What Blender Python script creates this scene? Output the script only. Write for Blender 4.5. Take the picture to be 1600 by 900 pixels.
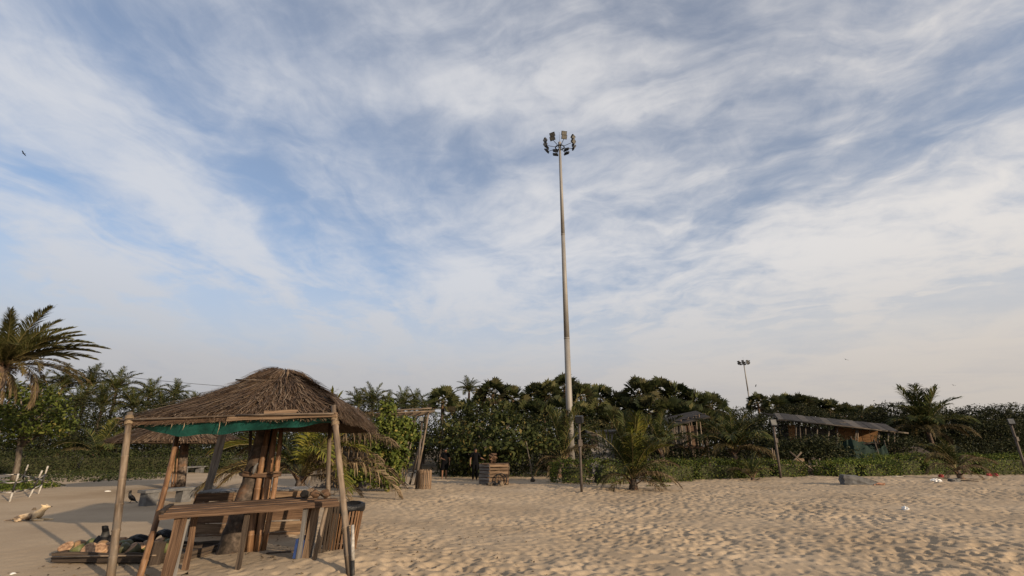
import bpy, bmesh, math, random
import numpy as np
from mathutils import Vector, Matrix, Euler

sc = bpy.context.scene
for o in list(bpy.data.objects):
    bpy.data.objects.remove(o)
R = math.radians
random.seed(7)
rng = np.random.default_rng(7)

# ------------------------------------------------------------------ camera
FPX, PITCH, EYE = 750.0, R(18.4), 1.75
cam = bpy.data.cameras.new('camera')
cam.lens = 36.0 * FPX / 1600.0
cam.sensor_width = 36.0
cam.clip_start = 0.05
cam.clip_end = 4000
cam_o = bpy.data.objects.new('camera', cam)
sc.collection.objects.link(cam_o)
cam_o.location = (0, 0, EYE)
cam_o.rotation_euler = (R(90) + PITCH, 0, 0)
sc.camera = cam_o

# ------------------------------------------------------------------ world: sky and a sheet of high cloud
SUN_EL, SUN_ROT = R(15.5), R(131)
world = bpy.data.worlds.new('World')
sc.world = world
world.use_nodes = True
wn = world.node_tree.nodes
wl = world.node_tree.links
bg = wn['Background']
bg.inputs[1].default_value = 0.11


def wnode(kind, **kw):
    n = wn.new(kind)
    for k, v in kw.items():
        setattr(n, k, v)
    return n


def wmath(op, a, b=None, c=None, clamp=False):
    n = wn.new('ShaderNodeMath')
    n.operation = op
    n.use_clamp = clamp
    for i, x in enumerate((a, b, c)):
        if x is None:
            continue
        if isinstance(x, (int, float)):
            n.inputs[i].default_value = x
        else:
            wl.new(x, n.inputs[i])
    return n.outputs[0]


def wramp(x, lo, hi):
    n = wn.new('ShaderNodeMapRange')
    n.interpolation_type = 'SMOOTHSTEP'
    wl.new(x, n.inputs[0])
    n.inputs[1].default_value = lo
    n.inputs[2].default_value = hi
    return n.outputs[0]


def wnoise(vec, scale, detail, rough, dist=0.0):
    n = wn.new('ShaderNodeTexNoise')
    wl.new(vec, n.inputs['Vector'])
    n.inputs['Scale'].default_value = scale
    n.inputs['Detail'].default_value = detail
    n.inputs['Roughness'].default_value = rough
    n.inputs['Distortion'].default_value = dist
    return n.outputs['Fac']


def wcomb(x, y, z=0.0):
    n = wn.new('ShaderNodeCombineXYZ')
    for i, q in enumerate((x, y, z)):
        if isinstance(q, (int, float)):
            n.inputs[i].default_value = q
        else:
            wl.new(q, n.inputs[i])
    return n.outputs[0]


sky = wnode('ShaderNodeTexSky', sky_type='NISHITA', sun_disc=False, sun_elevation=SUN_EL,
            sun_rotation=SUN_ROT, altitude=5.0, air_density=1.0, dust_density=1.0, ozone_density=3.0)
tc = wnode('ShaderNodeTexCoord')
sep = wnode('ShaderNodeSeparateXYZ')
wl.new(tc.outputs['Generated'], sep.inputs[0])
DX, DY, DZ = sep.outputs
zz = wmath('ADD', wmath('MAXIMUM', DZ, 0.0), 0.16)
CU = wmath('DIVIDE', DX, zz)           # position on the cloud sheet overhead
CV = wmath('DIVIDE', DY, zz)


def wblob(u, v, su, sv, amp, rot=0.0):
    """one big bank (amp > 0) or gap (amp < 0) of the cloud sheet"""
    du = wmath('SUBTRACT', CU, u)
    dv = wmath('SUBTRACT', CV, v)
    c, s = math.cos(rot), math.sin(rot)
    a = wmath('ADD', wmath('MULTIPLY', du, c / su), wmath('MULTIPLY', dv, s / su))
    b = wmath('ADD', wmath('MULTIPLY', du, -s / sv), wmath('MULTIPLY', dv, c / sv))
    r2 = wmath('ADD', wmath('MULTIPLY', a, a), wmath('MULTIPLY', b, b))
    return wmath('MULTIPLY', wmath('POWER', 2.718, wmath('MULTIPLY', r2, -1.0)), amp)


warp = wnode('ShaderNodeTexNoise')
wl.new(wcomb(CU, CV), warp.inputs['Vector'])
warp.inputs['Scale'].default_value = 1.6
warp.inputs['Detail'].default_value = 4
wv = wnode('ShaderNodeVectorMath', operation='SUBTRACT')
wl.new(warp.outputs['Color'], wv.inputs[0])
wv.inputs[1].default_value = (.5, .5, .5)
ws = wnode('ShaderNodeVectorMath', operation='SCALE')
wl.new(wv.outputs[0], ws.inputs[0])
ws.inputs['Scale'].default_value = .55
wa = wnode('ShaderNodeVectorMath', operation='ADD')
wl.new(ws.outputs[0], wa.inputs[0])
wl.new(wcomb(CU, wmath('MULTIPLY', CV, .62)), wa.inputs[1])
body = wnoise(wa.outputs[0], 1.5, 8, .56, .35)


def streak(ax, ay, fine, slow, z):
    """feathered cirrus drawn out along (ax, ay) on the sheet"""
    al = wmath('ADD', wmath('MULTIPLY', CU, ax * slow), wmath('MULTIPLY', CV, ay * slow))
    ac = wmath('ADD', wmath('MULTIPLY', CU, -ay * fine), wmath('MULTIPLY', CV, ax * fine))
    n = wnode('ShaderNodeVectorMath', operation='ADD')
    k = wnode('ShaderNodeVectorMath', operation='SCALE')
    wl.new(wv.outputs[0], k.inputs[0])
    k.inputs['Scale'].default_value = 2.1
    wl.new(k.outputs[0], n.inputs[0])
    wl.new(wcomb(al, ac, z), n.inputs[1])
    return wnoise(n.outputs[0], 1.5, 10, .57, .25)


side = wramp(CU, -.75, .25)
wisp = wmath('ADD', wmath('MULTIPLY', streak(.10, .99, 3.4, .9, 3.0), wmath('SUBTRACT', 1.0, side)), wmath('MULTIPLY', streak(.90, -.42, 3.3, 1.15, 9.0), side))
puff = wnoise(wcomb(wmath('MULTIPLY', CU, 1.0), wmath('MULTIPLY', CV, 1.25), 7.0), 5.0, 10, .62, .55)
bias = wblob(-.98, 1.25, .14, .75, .26)
for a in [(-1.55, 1.55, .16, .5, .20), (-.72, .98, .13, .42, -.16), (-.02, .92, .42, .12, .24), (-.38, 1.34, .16, .25, -.10), (.38, .76, .12, .05, -.15), (.58, .88, .28, .08, -.12),
          (1.15, 1.45, .75, .38, .26), (-.8, .70, .28, .10, -.12), (.95, .80, .25, .07, -.09), (.05, 1.9, .5, .5, .10), (-.5, 1.9, .10, .3, -.14), (-1.25, 2.0, .25, .5, -.08), (-1.25, 1.12, .10, .3, -.08)]:
    bias = wmath('ADD', bias, wblob(*a))
dens = wmath('ADD', wmath('ADD', wmath('MULTIPLY', body, 1.0), wmath('MULTIPLY', wisp, .80)), wmath('MULTIPLY', wmath('SUBTRACT', puff, .5), .40))
dens = wmath('ADD', wmath('ADD', dens, bias), wmath('ADD', -.505, wmath('MULTIPLY', wramp(CV, 1.1, 2.4), .20)))
cov = wmath('ADD', wmath('MULTIPLY', wramp(dens, .17, .75), .74), .26)
# the sheet thickens to an even veil towards the horizon
veil = wmath('MULTIPLY', wramp(DZ, .54, .02), 1.0)
CLOUD = wmath('MAXIMUM', wmath('MULTIPLY', cov, .93), wmath('ADD', wmath('MULTIPLY', veil, 1.0), wmath('MULTIPLY', wmath('MULTIPLY', cov, veil), .2)), clamp=True)
# cloud takes the low sun's warmth on the sun's side
sunside = wmath('ADD', wmath('MULTIPLY', DX, math.sin(SUN_ROT)), wmath('MULTIPLY', DY, math.cos(SUN_ROT)))
ccm = wnode('ShaderNodeMixRGB')
wl.new(wramp(sunside, -1.1, .3), ccm.inputs[0])
ccm.inputs[1].default_value = (4.35, 4.5, 4.85, 1)
ccm.inputs[2].default_value = (5.6, 5.3, 5.0, 1)
lowm = wnode('ShaderNodeMixRGB', blend_type='MULTIPLY')
wl.new(wramp(DZ, .38, .02), lowm.inputs[0])
wl.new(ccm.outputs[0], lowm.inputs[1])
lowm.inputs[2].default_value = (.70, .665, .625, 1)
thick = wnode('ShaderNodeMixRGB', blend_type='MULTIPLY')
wl.new(wramp(cov, 1.15, .35), thick.inputs[0])
wl.new(lowm.outputs[0], thick.inputs[1])
thick.inputs[2].default_value = (.92, .94, .98, 1)
CLOUDCOL = thick.outputs[0]

bg_mix = wnode('ShaderNodeMixRGB')
wl.new(CLOUD, bg_mix.inputs[0])
wl.new(sky.outputs[0], bg_mix.inputs[1])
wl.new(CLOUDCOL, bg_mix.inputs[2])
wl.new(bg_mix.outputs[0], bg.inputs[0])

# ------------------------------------------------------------------ sun, exposure
sun = bpy.data.lights.new('sun', 'SUN')
sun.energy = 4.2
sun.angle = R(0.6)
sun.color = (1.0, 0.80, 0.57)
sun_o = bpy.data.objects.new('sun', sun)
sc.collection.objects.link(sun_o)
SD = Vector((math.sin(SUN_ROT) * math.cos(SUN_EL), math.cos(SUN_ROT) * math.cos(SUN_EL), math.sin(SUN_EL)))
sun_o.rotation_euler = SD.to_track_quat('Z', 'Y').to_euler()
sun_o.location = SD * 60
sc.view_settings.view_transform = 'Standard'
sc.view_settings.look = 'None'
sc.view_settings.exposure = 0.45
sc.view_settings.gamma = 1.0
sc.render.engine = 'CYCLES'
sc.cycles.use_denoising = True
sc.cycles.max_bounces = 6
sc.cycles.transparent_max_bounces = 6

# ------------------------------------------------------------------ places
CP, SP = math.cos(PITCH), math.sin(PITCH)


def ray(px, py):
    u, v = (px - 800) / FPX, (450 - py) / FPX
    return Vector((u, CP - v * SP, SP + v * CP))


def mound(x, y):
    """the lie of the sand without its footprints (works on arrays)"""
    z = 0.05 * np.sin(x * .35 + 1.0) * np.sin(y * .28 + .4) * np.clip((np.abs(y) + 4) / 12, 0, 1)
    z = z + 0.16 * np.exp(-(((x + 3.1) / 1.5) ** 2 + ((y - 8.6) / 1.1) ** 2))
    z = z + .018 * np.sin(x * 2.1 + 1.3 * np.sin(y * 1.1)) * np.sin(y * 1.7 + .8 * np.sin(x * .9 + 2)) * np.clip((x + 8) / 4, .2, 1)
    z = z + 0.10 * np.exp(-(((x - 19) / 7.0) ** 2 + ((y - 30) / 3.0) ** 2))
    return z


def gz(x, y):
    return float(mound(np.float64(x), np.float64(y)))


def G(px, py):
    """the spot of sand seen there"""
    d = ray(px, py)
    z = 0.0
    for _ in range(6):
        t = (z - EYE) / d.z
        z = gz(d.x * t, d.y * t)
    return Vector((d.x * t, d.y * t, z))


def P(px, py, Y):
    """the point seen there, Y metres down the beach"""
    d = ray(px, py)
    t = Y / d.y
    return Vector((d.x * t, Y, EYE + d.z * t))


def V(*a):
    return Vector(a)


# ------------------------------------------------------------------ scene bookkeeping
col = sc.collection


def origin(o):
    p = Vector((0, 0, 0))
    while o is not None:
        p += o.location
        o = o.parent
    return p


def link(name, me, parent=None, mats=None):
    o = bpy.data.objects.new(name, me)
    col.objects.link(o)
    if parent is not None:
        o.parent = parent
    if mats and me is not None and not me.materials:
        for m in (mats if isinstance(mats, (list, tuple)) else [mats]):
            me.materials.append(m)
    return o


def tag(o, label=None, cat=None, group=None, kind=None):
    if label:
        o['label'] = label
    if cat:
        o['category'] = cat
    if group:
        o['group'] = group
    if kind:
        o['kind'] = kind
    return o


def thing(name, label, cat, loc=(0, 0, 0), rz=0.0, group=None):
    o = bpy.data.objects.new(name, None)
    col.objects.link(o)
    o.empty_display_size = .2
    o.location = loc
    o.rotation_euler = (0, 0, rz)
    return tag(o, label, cat, group)


def copy_tree(o, parent=None):
    c = o.copy()
    col.objects.link(c)
    c.parent = parent
    for ch in o.children:
        copy_tree(ch, c)
    return c


def mesh_np(verts, faces, mats=None, mat_idx=None, smooth=False, name='mesh'):
    """verts (n,3); faces: one int array (k,m) or a list of such arrays"""
    me = bpy.data.meshes.new(name)
    verts = np.asarray(verts, dtype=np.float32)
    if not isinstance(faces, list):
        faces = [faces]
    me.vertices.add(len(verts))
    me.vertices.foreach_set('co', verts.ravel())
    loops = np.concatenate([f.ravel() for f in faces]).astype(np.int32)
    tot = np.concatenate([np.full(len(f), f.shape[1]) for f in faces]).astype(np.int32)
    start = np.concatenate([[0], np.cumsum(tot)[:-1]]).astype(np.int32)
    me.loops.add(len(loops))
    me.loops.foreach_set('vertex_index', loops)
    me.polygons.add(len(tot))
    me.polygons.foreach_set('loop_start', start)
    if mat_idx is not None:
        me.polygons.foreach_set('material_index', np.asarray(mat_idx, dtype=np.int32))
    if smooth:
        me.polygons.foreach_set('use_smooth', np.ones(len(tot), dtype=bool))
    if mats:
        for m in (mats if isinstance(mats, (list, tuple)) else [mats]):
            me.materials.append(m)
    me.update(calc_edges=True)
    me.validate()
    return me


class MB:
    """collects boxes, boards and tubes; build() makes ONE mesh object of them"""

    def __init__(self):
        self.v, self.f, self.g, self.m, self.s = [], [], [], [], []

    def add(self, vs, fs, gs=None, mi=0, smooth=False):
        b = len(self.v)
        self.v += [tuple(p) for p in vs]
        self.g += gs if gs else [(p[0], p[1], p[2]) for p in vs]
        for f in fs:
            self.f.append([b + i for i in f])
            self.m.append(mi)
            self.s.append(smooth)
        return self

    def tube(self, pts, rad, n=8, mi=0, cap=True, wob=0.0, flat=1.0, up=None, closed=False):
        pts = [Vector(p) for p in pts]
        k = len(pts)
        if not isinstance(rad, (list, tuple)):
            rad = [rad] * k
        vs, gs, fs = [], [], []
        prev = None
        L = 0.0
        r0 = random.random() * 50
        for i, p in enumerate(pts):
            if closed:
                t = pts[(i + 1) % k] - pts[i - 1]
            else:
                t = pts[min(i + 1, k - 1)] - pts[max(i - 1, 0)]
            t.normalize()
            if up is not None:
                a = Vector(up).cross(t)
                if a.length < 1e-4:
                    a = t.orthogonal()
                a.normalize()
            elif prev is None:
                a = t.orthogonal().normalized()
            else:
                a = (prev - t * prev.dot(t)).normalized()
            prev = a
            b = t.cross(a)
            if i:
                L += (p - pts[i - 1]).length
            ra = rad[i]
            ra, rb = ra if isinstance(ra, tuple) else (ra, ra * flat)
            for j in range(n):
                an = 2 * math.pi * j / n
                w = 1 + random.uniform(-wob, wob)
                vs.append(p + a * (math.cos(an) * ra * w) + b * (math.sin(an) * rb * w))
                gs.append((L + r0, math.cos(an) * ra + r0, math.sin(an) * ra))
        for i in range(k if closed else k - 1):
            for j in range(n):
                i2, j2 = (i + 1) % k, (j + 1) % n
                fs.append((i * n + j, i * n + j2, i2 * n + j2, i2 * n + j))
        if cap and not closed:
            fs.append(tuple(reversed(range(n))))
            fs.append(tuple((k - 1) * n + j for j in range(n)))
        return self.add(vs, fs, gs, mi, True)

    def board(self, p0, p1, w, t, face=(0, 0, 1), mi=0, seg=3, wob=0.003, taper=0.0):
        """a sawn board from p0 to p1, w wide, t thick, its flat side facing `face`"""
        p0, p1 = Vector(p0), Vector(p1)
        ax = (p1 - p0)
        L = ax.length
        ax.normalize()
        n = Vector(face)
        n = (n - ax * n.dot(ax)).normalized()
        s = ax.cross(n)
        r0 = random.random() * 50
        vs, gs, fs = [], [], []
        for i in range(seg + 1):
            q = i / seg
            c = p0.lerp(p1, q)
            ww = w * (1 - taper * q) + random.uniform(-wob, wob) * 2
            oo = random.uniform(-wob, wob)
            for a, b in ((-1, -1), (1, -1), (1, 1), (-1, 1)):
                e = random.uniform(-wob, wob) * 3 if i in (0, seg) else 0
                vs.append(c + s * (a * ww / 2 + oo) + n * (b * t / 2) + ax * e)
                gs.append((q * L + r0, a * w / 2 + r0, b * t / 2 + .3 * a))
        for i in range(seg):
            for j in range(4):
                j2 = (j + 1) % 4
                fs.append((i * 4 + j, i * 4 + j2, i * 4 + 4 + j2, i * 4 + 4 + j))
        fs.append((3, 2, 1, 0))
        fs.append(tuple(seg * 4 + j for j in range(4)))
        return self.add(vs, fs, gs, mi)

    def box(self, c, size, rot=None, mi=0, jit=0.0):
        c = Vector(c)
        M = rot.to_matrix() if isinstance(rot, Euler) else (rot or Matrix.Identity(3))
        vs = []
        for z in (-1, 1):
            for x, y in ((-1, -1), (1, -1), (1, 1), (-1, 1)):
                q = Vector((x * size[0] / 2, y * size[1] / 2, z * size[2] / 2))
                q += Vector([random.uniform(-jit, jit) for _ in range(3)])
                vs.append(c + M @ q)
        fs = [(3, 2, 1, 0), (4, 5, 6, 7), (0, 1, 5, 4), (1, 2, 6, 5), (2, 3, 7, 6), (3, 0, 4, 7)]
        return self.add(vs, fs, None, mi)

    def build(self, name, mats, parent=None, world=True):
        off = origin(parent) if (parent is not None and world) else Vector((0, 0, 0))
        me = bpy.data.meshes.new(name)
        me.from_pydata([(p[0] - off.x, p[1] - off.y, p[2] - off.z) for p in self.v], [], self.f)
        at = me.attributes.new('grain', 'FLOAT_VECTOR', 'POINT')
        at.data.foreach_set('vector', np.array(self.g, dtype=np.float32).ravel())
        me.polygons.foreach_set('material_index', self.m)
        me.polygons.foreach_set('use_smooth', self.s)
        for m in (mats if isinstance(mats, (list, tuple)) else [mats]):
            me.materials.append(m)
        me.update()
        bm = bmesh.new()
        bm.from_mesh(me)
        bmesh.ops.recalc_face_normals(bm, faces=bm.faces)
        bm.to_mesh(me)
        bm.free()
        return link(name, me, parent)


# ------------------------------------------------------------------ materials
def newmat(name):
    m = bpy.data.materials.new(name)
    m.use_nodes = True
    nt = m.node_tree
    return m, nt, nt.nodes, nt.links, nt.nodes['Principled BSDF']


def ramp(nodes, stops):
    r = nodes.new('ShaderNodeValToRGB')
    e = r.color_ramp.elements
    while len(e) < len(stops):
        e.new(0.5)
    for q, (p, c) in zip(e, stops):
        q.position = p
        q.color = (*c, 1)
    return r


def noise(nodes, links, vec, scale, detail=4, rough=.55):
    n = nodes.new('ShaderNodeTexNoise')
    n.inputs['Scale'].default_value = scale
    n.inputs['Detail'].default_value = detail
    n.inputs['Roughness'].default_value = rough
    if vec is not None:
        links.new(vec, n.inputs['Vector'])
    return n.outputs['Fac']


def scaled(nodes, links, vec, s):
    m = nodes.new('ShaderNodeVectorMath')
    m.operation = 'MULTIPLY'
    m.inputs[1].default_value = s
    links.new(vec, m.inputs[0])
    return m.outputs[0]


def grain_mat(name, dark, mid, light, along=1.6, across=38.0, rough=.8, bump=.25, rings=0.0, blotch=None):
    """wood, bamboo, bark: streaks run along the piece"""
    m, nt, N, L, b = newmat(name)
    a = N.new('ShaderNodeAttribute')
    a.attribute_name = 'grain'
    v = scaled(N, L, a.outputs['Vector'], (along, across, across))
    n1 = noise(N, L, v, 1.0, 5, .6)
    n2 = noise(N, L, scaled(N, L, a.outputs['Vector'], (1.1, 3, 3)), 1.6, 3)
    mx = N.new('ShaderNodeMath')
    mx.operation = 'MULTIPLY_ADD'
    L.new(n2, mx.inputs[0])
    mx.inputs[1].default_value = .75
    L.new(n1, mx.inputs[2])
    sb = N.new('ShaderNodeMath')
    sb.operation = 'SUBTRACT'
    L.new(mx.outputs[0], sb.inputs[0])
    sb.inputs[1].default_value = .375
    r = ramp(N, [(.28, dark), (.5, mid), (.72, light)])
    L.new(sb.outputs[0], r.inputs[0])
    colr = r.outputs[0]
    if blotch:
        ob = N.new('ShaderNodeTexCoord')
        nb = noise(N, L, ob.outputs['Object'], 2.3, 6, .65)
        rb = ramp(N, [(.52, (0, 0, 0)), (.68, (1, 1, 1))])
        L.new(nb, rb.inputs[0])
        mi = N.new('ShaderNodeMixRGB')
        L.new(rb.outputs[0], mi.inputs[0])
        L.new(colr, mi.inputs[1])
        mi.inputs[2].default_value = (*blotch, 1)
        colr = mi.outputs[0]
    oi = N.new('ShaderNodeObjectInfo')
    hs = N.new('ShaderNodeHueSaturation')
    mr = N.new('ShaderNodeMapRange')
    L.new(oi.outputs['Random'], mr.inputs[0])
    mr.inputs[3].default_value = .72
    mr.inputs[4].default_value = 1.22
    L.new(mr.outputs[0], hs.inputs['Value'])
    L.new(colr, hs.inputs['Color'])
    L.new(hs.outputs[0], b.inputs['Base Color'])
    b.inputs['Roughness'].default_value = rough
    b.inputs['Specular IOR Level'].default_value = .25
    bp = N.new('ShaderNodeBump')
    bp.inputs['Strength'].default_value = bump
    bp.inputs['Distance'].default_value = .01
    L.new(sb.outputs[0], bp.inputs['Height'])
    L.new(bp.outputs[0], b.inputs['Normal'])
    return m


def plain_mat(name, c1, c2, scale=6.0, rough=.7, metal=0.0, bump=.15, spec=.3, detail=5):
    m, nt, N, L, b = newmat(name)
    tcn = N.new('ShaderNodeTexCoord')
    n1 = noise(N, L, tcn.outputs['Object'], scale, detail, .6)
    r = ramp(N, [(.35, c1), (.65, c2)])
    L.new(n1, r.inputs[0])
    L.new(r.outputs[0], b.inputs['Base Color'])
    b.inputs['Roughness'].default_value = rough
    b.inputs['Metallic'].default_value = metal
    b.inputs['Specular IOR Level'].default_value = spec
    bp = N.new('ShaderNodeBump')
    bp.inputs['Strength'].default_value = bump
    bp.inputs['Distance'].default_value = .02
    L.new(noise(N, L, tcn.outputs['Object'], scale * 5, 4, .6), bp.inputs['Height'])
    L.new(bp.outputs[0], b.inputs['Normal'])
    return m


def leaf_mat(name, stops, transl=.2, rough=.6, spec=.14, vary=.35):
    """leaves, fronds and straw: each leaf (mesh island) has its own shade"""
    m, nt, N, L, b = newmat(name)
    g = N.new('ShaderNodeNewGeometry')
    r = ramp(N, stops)
    L.new(g.outputs['Random Per Island'], r.inputs[0])
    oi = N.new('ShaderNodeObjectInfo')
    hs = N.new('ShaderNodeHueSaturation')
    mr = N.new('ShaderNodeMapRange')
    L.new(oi.outputs['Random'], mr.inputs[0])
    mr.inputs[3].default_value = 1 - vary
    mr.inputs[4].default_value = 1 + vary * .6
    L.new(mr.outputs[0], hs.inputs['Value'])
    L.new(r.outputs[0], hs.inputs['Color'])
    L.new(hs.outputs[0], b.inputs['Base Color'])
    b.inputs['Roughness'].default_value = rough
    b.inputs['Specular IOR Level'].default_value = spec
    if transl > 0:
        t = N.new('ShaderNodeBsdfTranslucent')
        L.new(hs.outputs[0], t.inputs[0])
        mx = N.new('ShaderNodeMixShader')
        mx.inputs[0].default_value = transl
        L.new(b.outputs[0], mx.inputs[1])
        L.new(t.outputs[0], mx.inputs[2])
        L.new(mx.outputs[0], N['Material Output'].inputs[0])
    return m


M = {}
M['bamboo'] = grain_mat('bamboo', (.055, .040, .028), (.135, .098, .067), (.22, .168, .12), along=2.5, across=22, rough=.6, blotch=(.11, .09, .07))
M['bamboo_warm'] = grain_mat('bamboo_warm', (.05, .027, .015), (.155, .082, .041), (.28, .16, .083), along=2.5, across=22, rough=.55, blotch=(.10, .06, .035))
M['bamboo_node'] = plain_mat('bamboo_node', (.07, .05, .035), (.14, .10, .07), 12)
M['plank_brown'] = grain_mat('plank_brown', (.032, .018, .011), (.10, .058, .034), (.195, .122, .074))
M['plank_pale'] = grain_mat('plank_pale', (.065, .04, .024), (.175, .113, .068), (.285, .197, .124))
M['plank_grey'] = grain_mat('plank_grey', (.07, .063, .058), (.15, .14, .13), (.25, .235, .22))
M['roof_dark'] = grain_mat('dark_roofing', (.010, .009, .008), (.026, .022, .02), (.055, .048, .043))
M['plank_dark'] = grain_mat('plank_dark', (.018, .013, .01), (.05, .036, .026), (.10, .075, .055))
M['palm_bark'] = grain_mat('palm_bark', (.02, .015, .011), (.07, .052, .039), (.16, .122, .094), along=11, across=11, bump=.8, blotch=(.17, .085, .042))
M['bark'] = grain_mat('bark', (.03, .024, .018), (.09, .07, .05), (.17, .14, .11), along=3, across=12, bump=.6)
M['rope'] = grain_mat('rope', (.10, .07, .04), (.22, .16, .10), (.34, .26, .17), along=60, across=20)
M['concrete'] = plain_mat('concrete', (.075, .073, .072), (.15, .146, .14), 5, .9, bump=.35)
M['concrete_warm'] = plain_mat('concrete_warm', (.22, .19, .155), (.36, .32, .26), 5, .9, bump=.35)
M['post_rust'] = plain_mat('weathered_post', (.055, .042, .034), (.11, .09, .075), 5, .7, .1, .1)
M['steel'] = plain_mat('galvanised_steel', (.20, .185, .165), (.255, .238, .215), .7, .6, .2, .02)
M['dark_metal'] = plain_mat('dark_metal', (.018, .018, .02), (.04, .04, .042), 8, .45, .3, .05)
M['lens'] = plain_mat('floodlight_lens', (.10, .097, .085), (.19, .182, .16), 5, .25, 0, .02, .5)
M['black_plastic'] = plain_mat('black_plastic', (.006, .006, .007), (.015, .015, .016), 6, .45, 0, .5, .2)
M['blue_plastic'] = plain_mat('blue_plastic', (.012, .03, .10), (.025, .05, .16), 6, .4, 0, .1, .4)
M['white_plastic'] = plain_mat('white_plastic', (.62, .61, .58), (.78, .77, .74), 8, .5, 0, .2)
M['red_plastic'] = plain_mat('red_plastic', (.22, .03, .025), (.36, .06, .05), 8, .6, 0, .1)
M['white_paint'] = plain_mat('white_paint', (.20, .18, .155), (.46, .43, .385), 14, .7)
M['black_paint'] = plain_mat('black_paint', (.012, .012, .012), (.035, .033, .03), 14, .6)
M['black_cloth'] = plain_mat('black_cloth', (.003, .003, .004), (.007, .007, .008), 20, .9, 0, .2, .05)
M['skin'] = plain_mat('skin', (.17, .085, .05), (.22, .115, .07), 20, .55, 0, .03)
M['hair'] = plain_mat('hair', (.006, .005, .004), (.014, .011, .009), 40, .55, 0, .4)
M['feather'] = plain_mat('black_feathers', (.003, .003, .004), (.009, .009, .010), 30, .55, 0, .3, .15)
M['feather_grey'] = plain_mat('grey_feathers', (.018, .018, .018), (.035, .034, .033), 30, .5, 0, .3)
M['claw'] = plain_mat('claw', (.01, .01, .01), (.02, .02, .02), 30, .5)
M['fur'] = plain_mat('cream_fur', (.40, .29, .17), (.62, .50, .35), 9, .9, 0, .5)
M['rubber'] = plain_mat('rubber', (.01, .01, .01), (.022, .02, .02), 10, .8)
M['mud'] = plain_mat('dry_earth', (.12, .085, .055), (.20, .15, .10), 6, .95, 0, .6)
M['green_cloth'] = plain_mat('green_shade_cloth', (.003, .042, .032), (.006, .07, .055), 9, .75, 0, .25)
M['green_net'] = plain_mat('green_net', (.003, .012, .008), (.006, .021, .014), 9, .85, 0, .3)
M['mat_orange'] = grain_mat('woven_mat_orange', (.12, .06, .026), (.26, .135, .058), (.36, .20, .09), along=14, across=30)
M['mat_grey'] = grain_mat('woven_mat_grey', (.03, .026, .022), (.07, .06, .052), (.12, .105, .09), along=14, across=30)
M['thatch'] = leaf_mat('thatch', [(0, (.035, .021, .013)), (.4, (.095, .06, .037)), (.78, (.155, .103, .066)), (1, (.27, .20, .135))], 0.06, .8, .15, .1)
M['thatch_under'] = plain_mat('thatch_under', (.05, .032, .02), (.11, .072, .045), 25, .9, 0, .8)
GREENS = dict(
    hedge=[(0, (.022, .04, .010)), (.5, (.05, .078, .018)), (.85, (.085, .115, .028)), (1, (.14, .14, .04))],
    vine=[(0, (.035, .06, .012)), (.5, (.085, .125, .022)), (.9, (.14, .18, .035)), (1, (.24, .22, .06))],
    almond=[(0, (.02, .035, .010)), (.5, (.045, .068, .018)), (.9, (.08, .105, .03)), (1, (.17, .15, .045))],
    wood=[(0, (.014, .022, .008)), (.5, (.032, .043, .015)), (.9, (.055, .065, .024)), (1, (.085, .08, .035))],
    fan=[(0, (.018, .026, .010)), (.5, (.046, .054, .02)), (.85, (.075, .078, .031)), (1, (.125, .108, .052))],
    coco=[(0, (.024, .038, .010)), (.5, (.048, .068, .018)), (.9, (.08, .098, .026)), (1, (.13, .12, .04))],
    cocoy=[(0, (.06, .085, .014)), (.5, (.115, .135, .022)), (1, (.18, .18, .035))],
    dry=[(0, (.06, .04, .022)), (.5, (.145, .10, .058)), (1, (.26, .19, .115))],
    olive=[(0, (.045, .04, .015)), (.5, (.085, .078, .028)), (1, (.14, .115, .05))],
    date=[(0, (.05, .065, .02)), (.5, (.095, .112, .034)), (1, (.16, .165, .065))],
    scrub=[(0, (.018, .034, .012)), (.5, (.04, .062, .02)), (1, (.075, .095, .035))])
for k, st in GREENS.items():
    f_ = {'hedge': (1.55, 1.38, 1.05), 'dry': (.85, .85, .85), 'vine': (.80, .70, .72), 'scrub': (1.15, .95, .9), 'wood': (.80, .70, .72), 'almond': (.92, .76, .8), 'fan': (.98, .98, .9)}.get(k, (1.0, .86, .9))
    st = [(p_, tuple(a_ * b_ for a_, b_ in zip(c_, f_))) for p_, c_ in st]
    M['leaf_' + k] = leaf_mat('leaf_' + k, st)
M['rachis'] = plain_mat('frond_stalk', (.10, .085, .03), (.17, .13, .05), 6, .6)
M['leaf_core'] = plain_mat('painted_core_shade', (.03, .032, .014), (.05, .05, .022), 7, .95, 0, .8)  # hedge core: the shade inside the foliage is put into this dark colour

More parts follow.
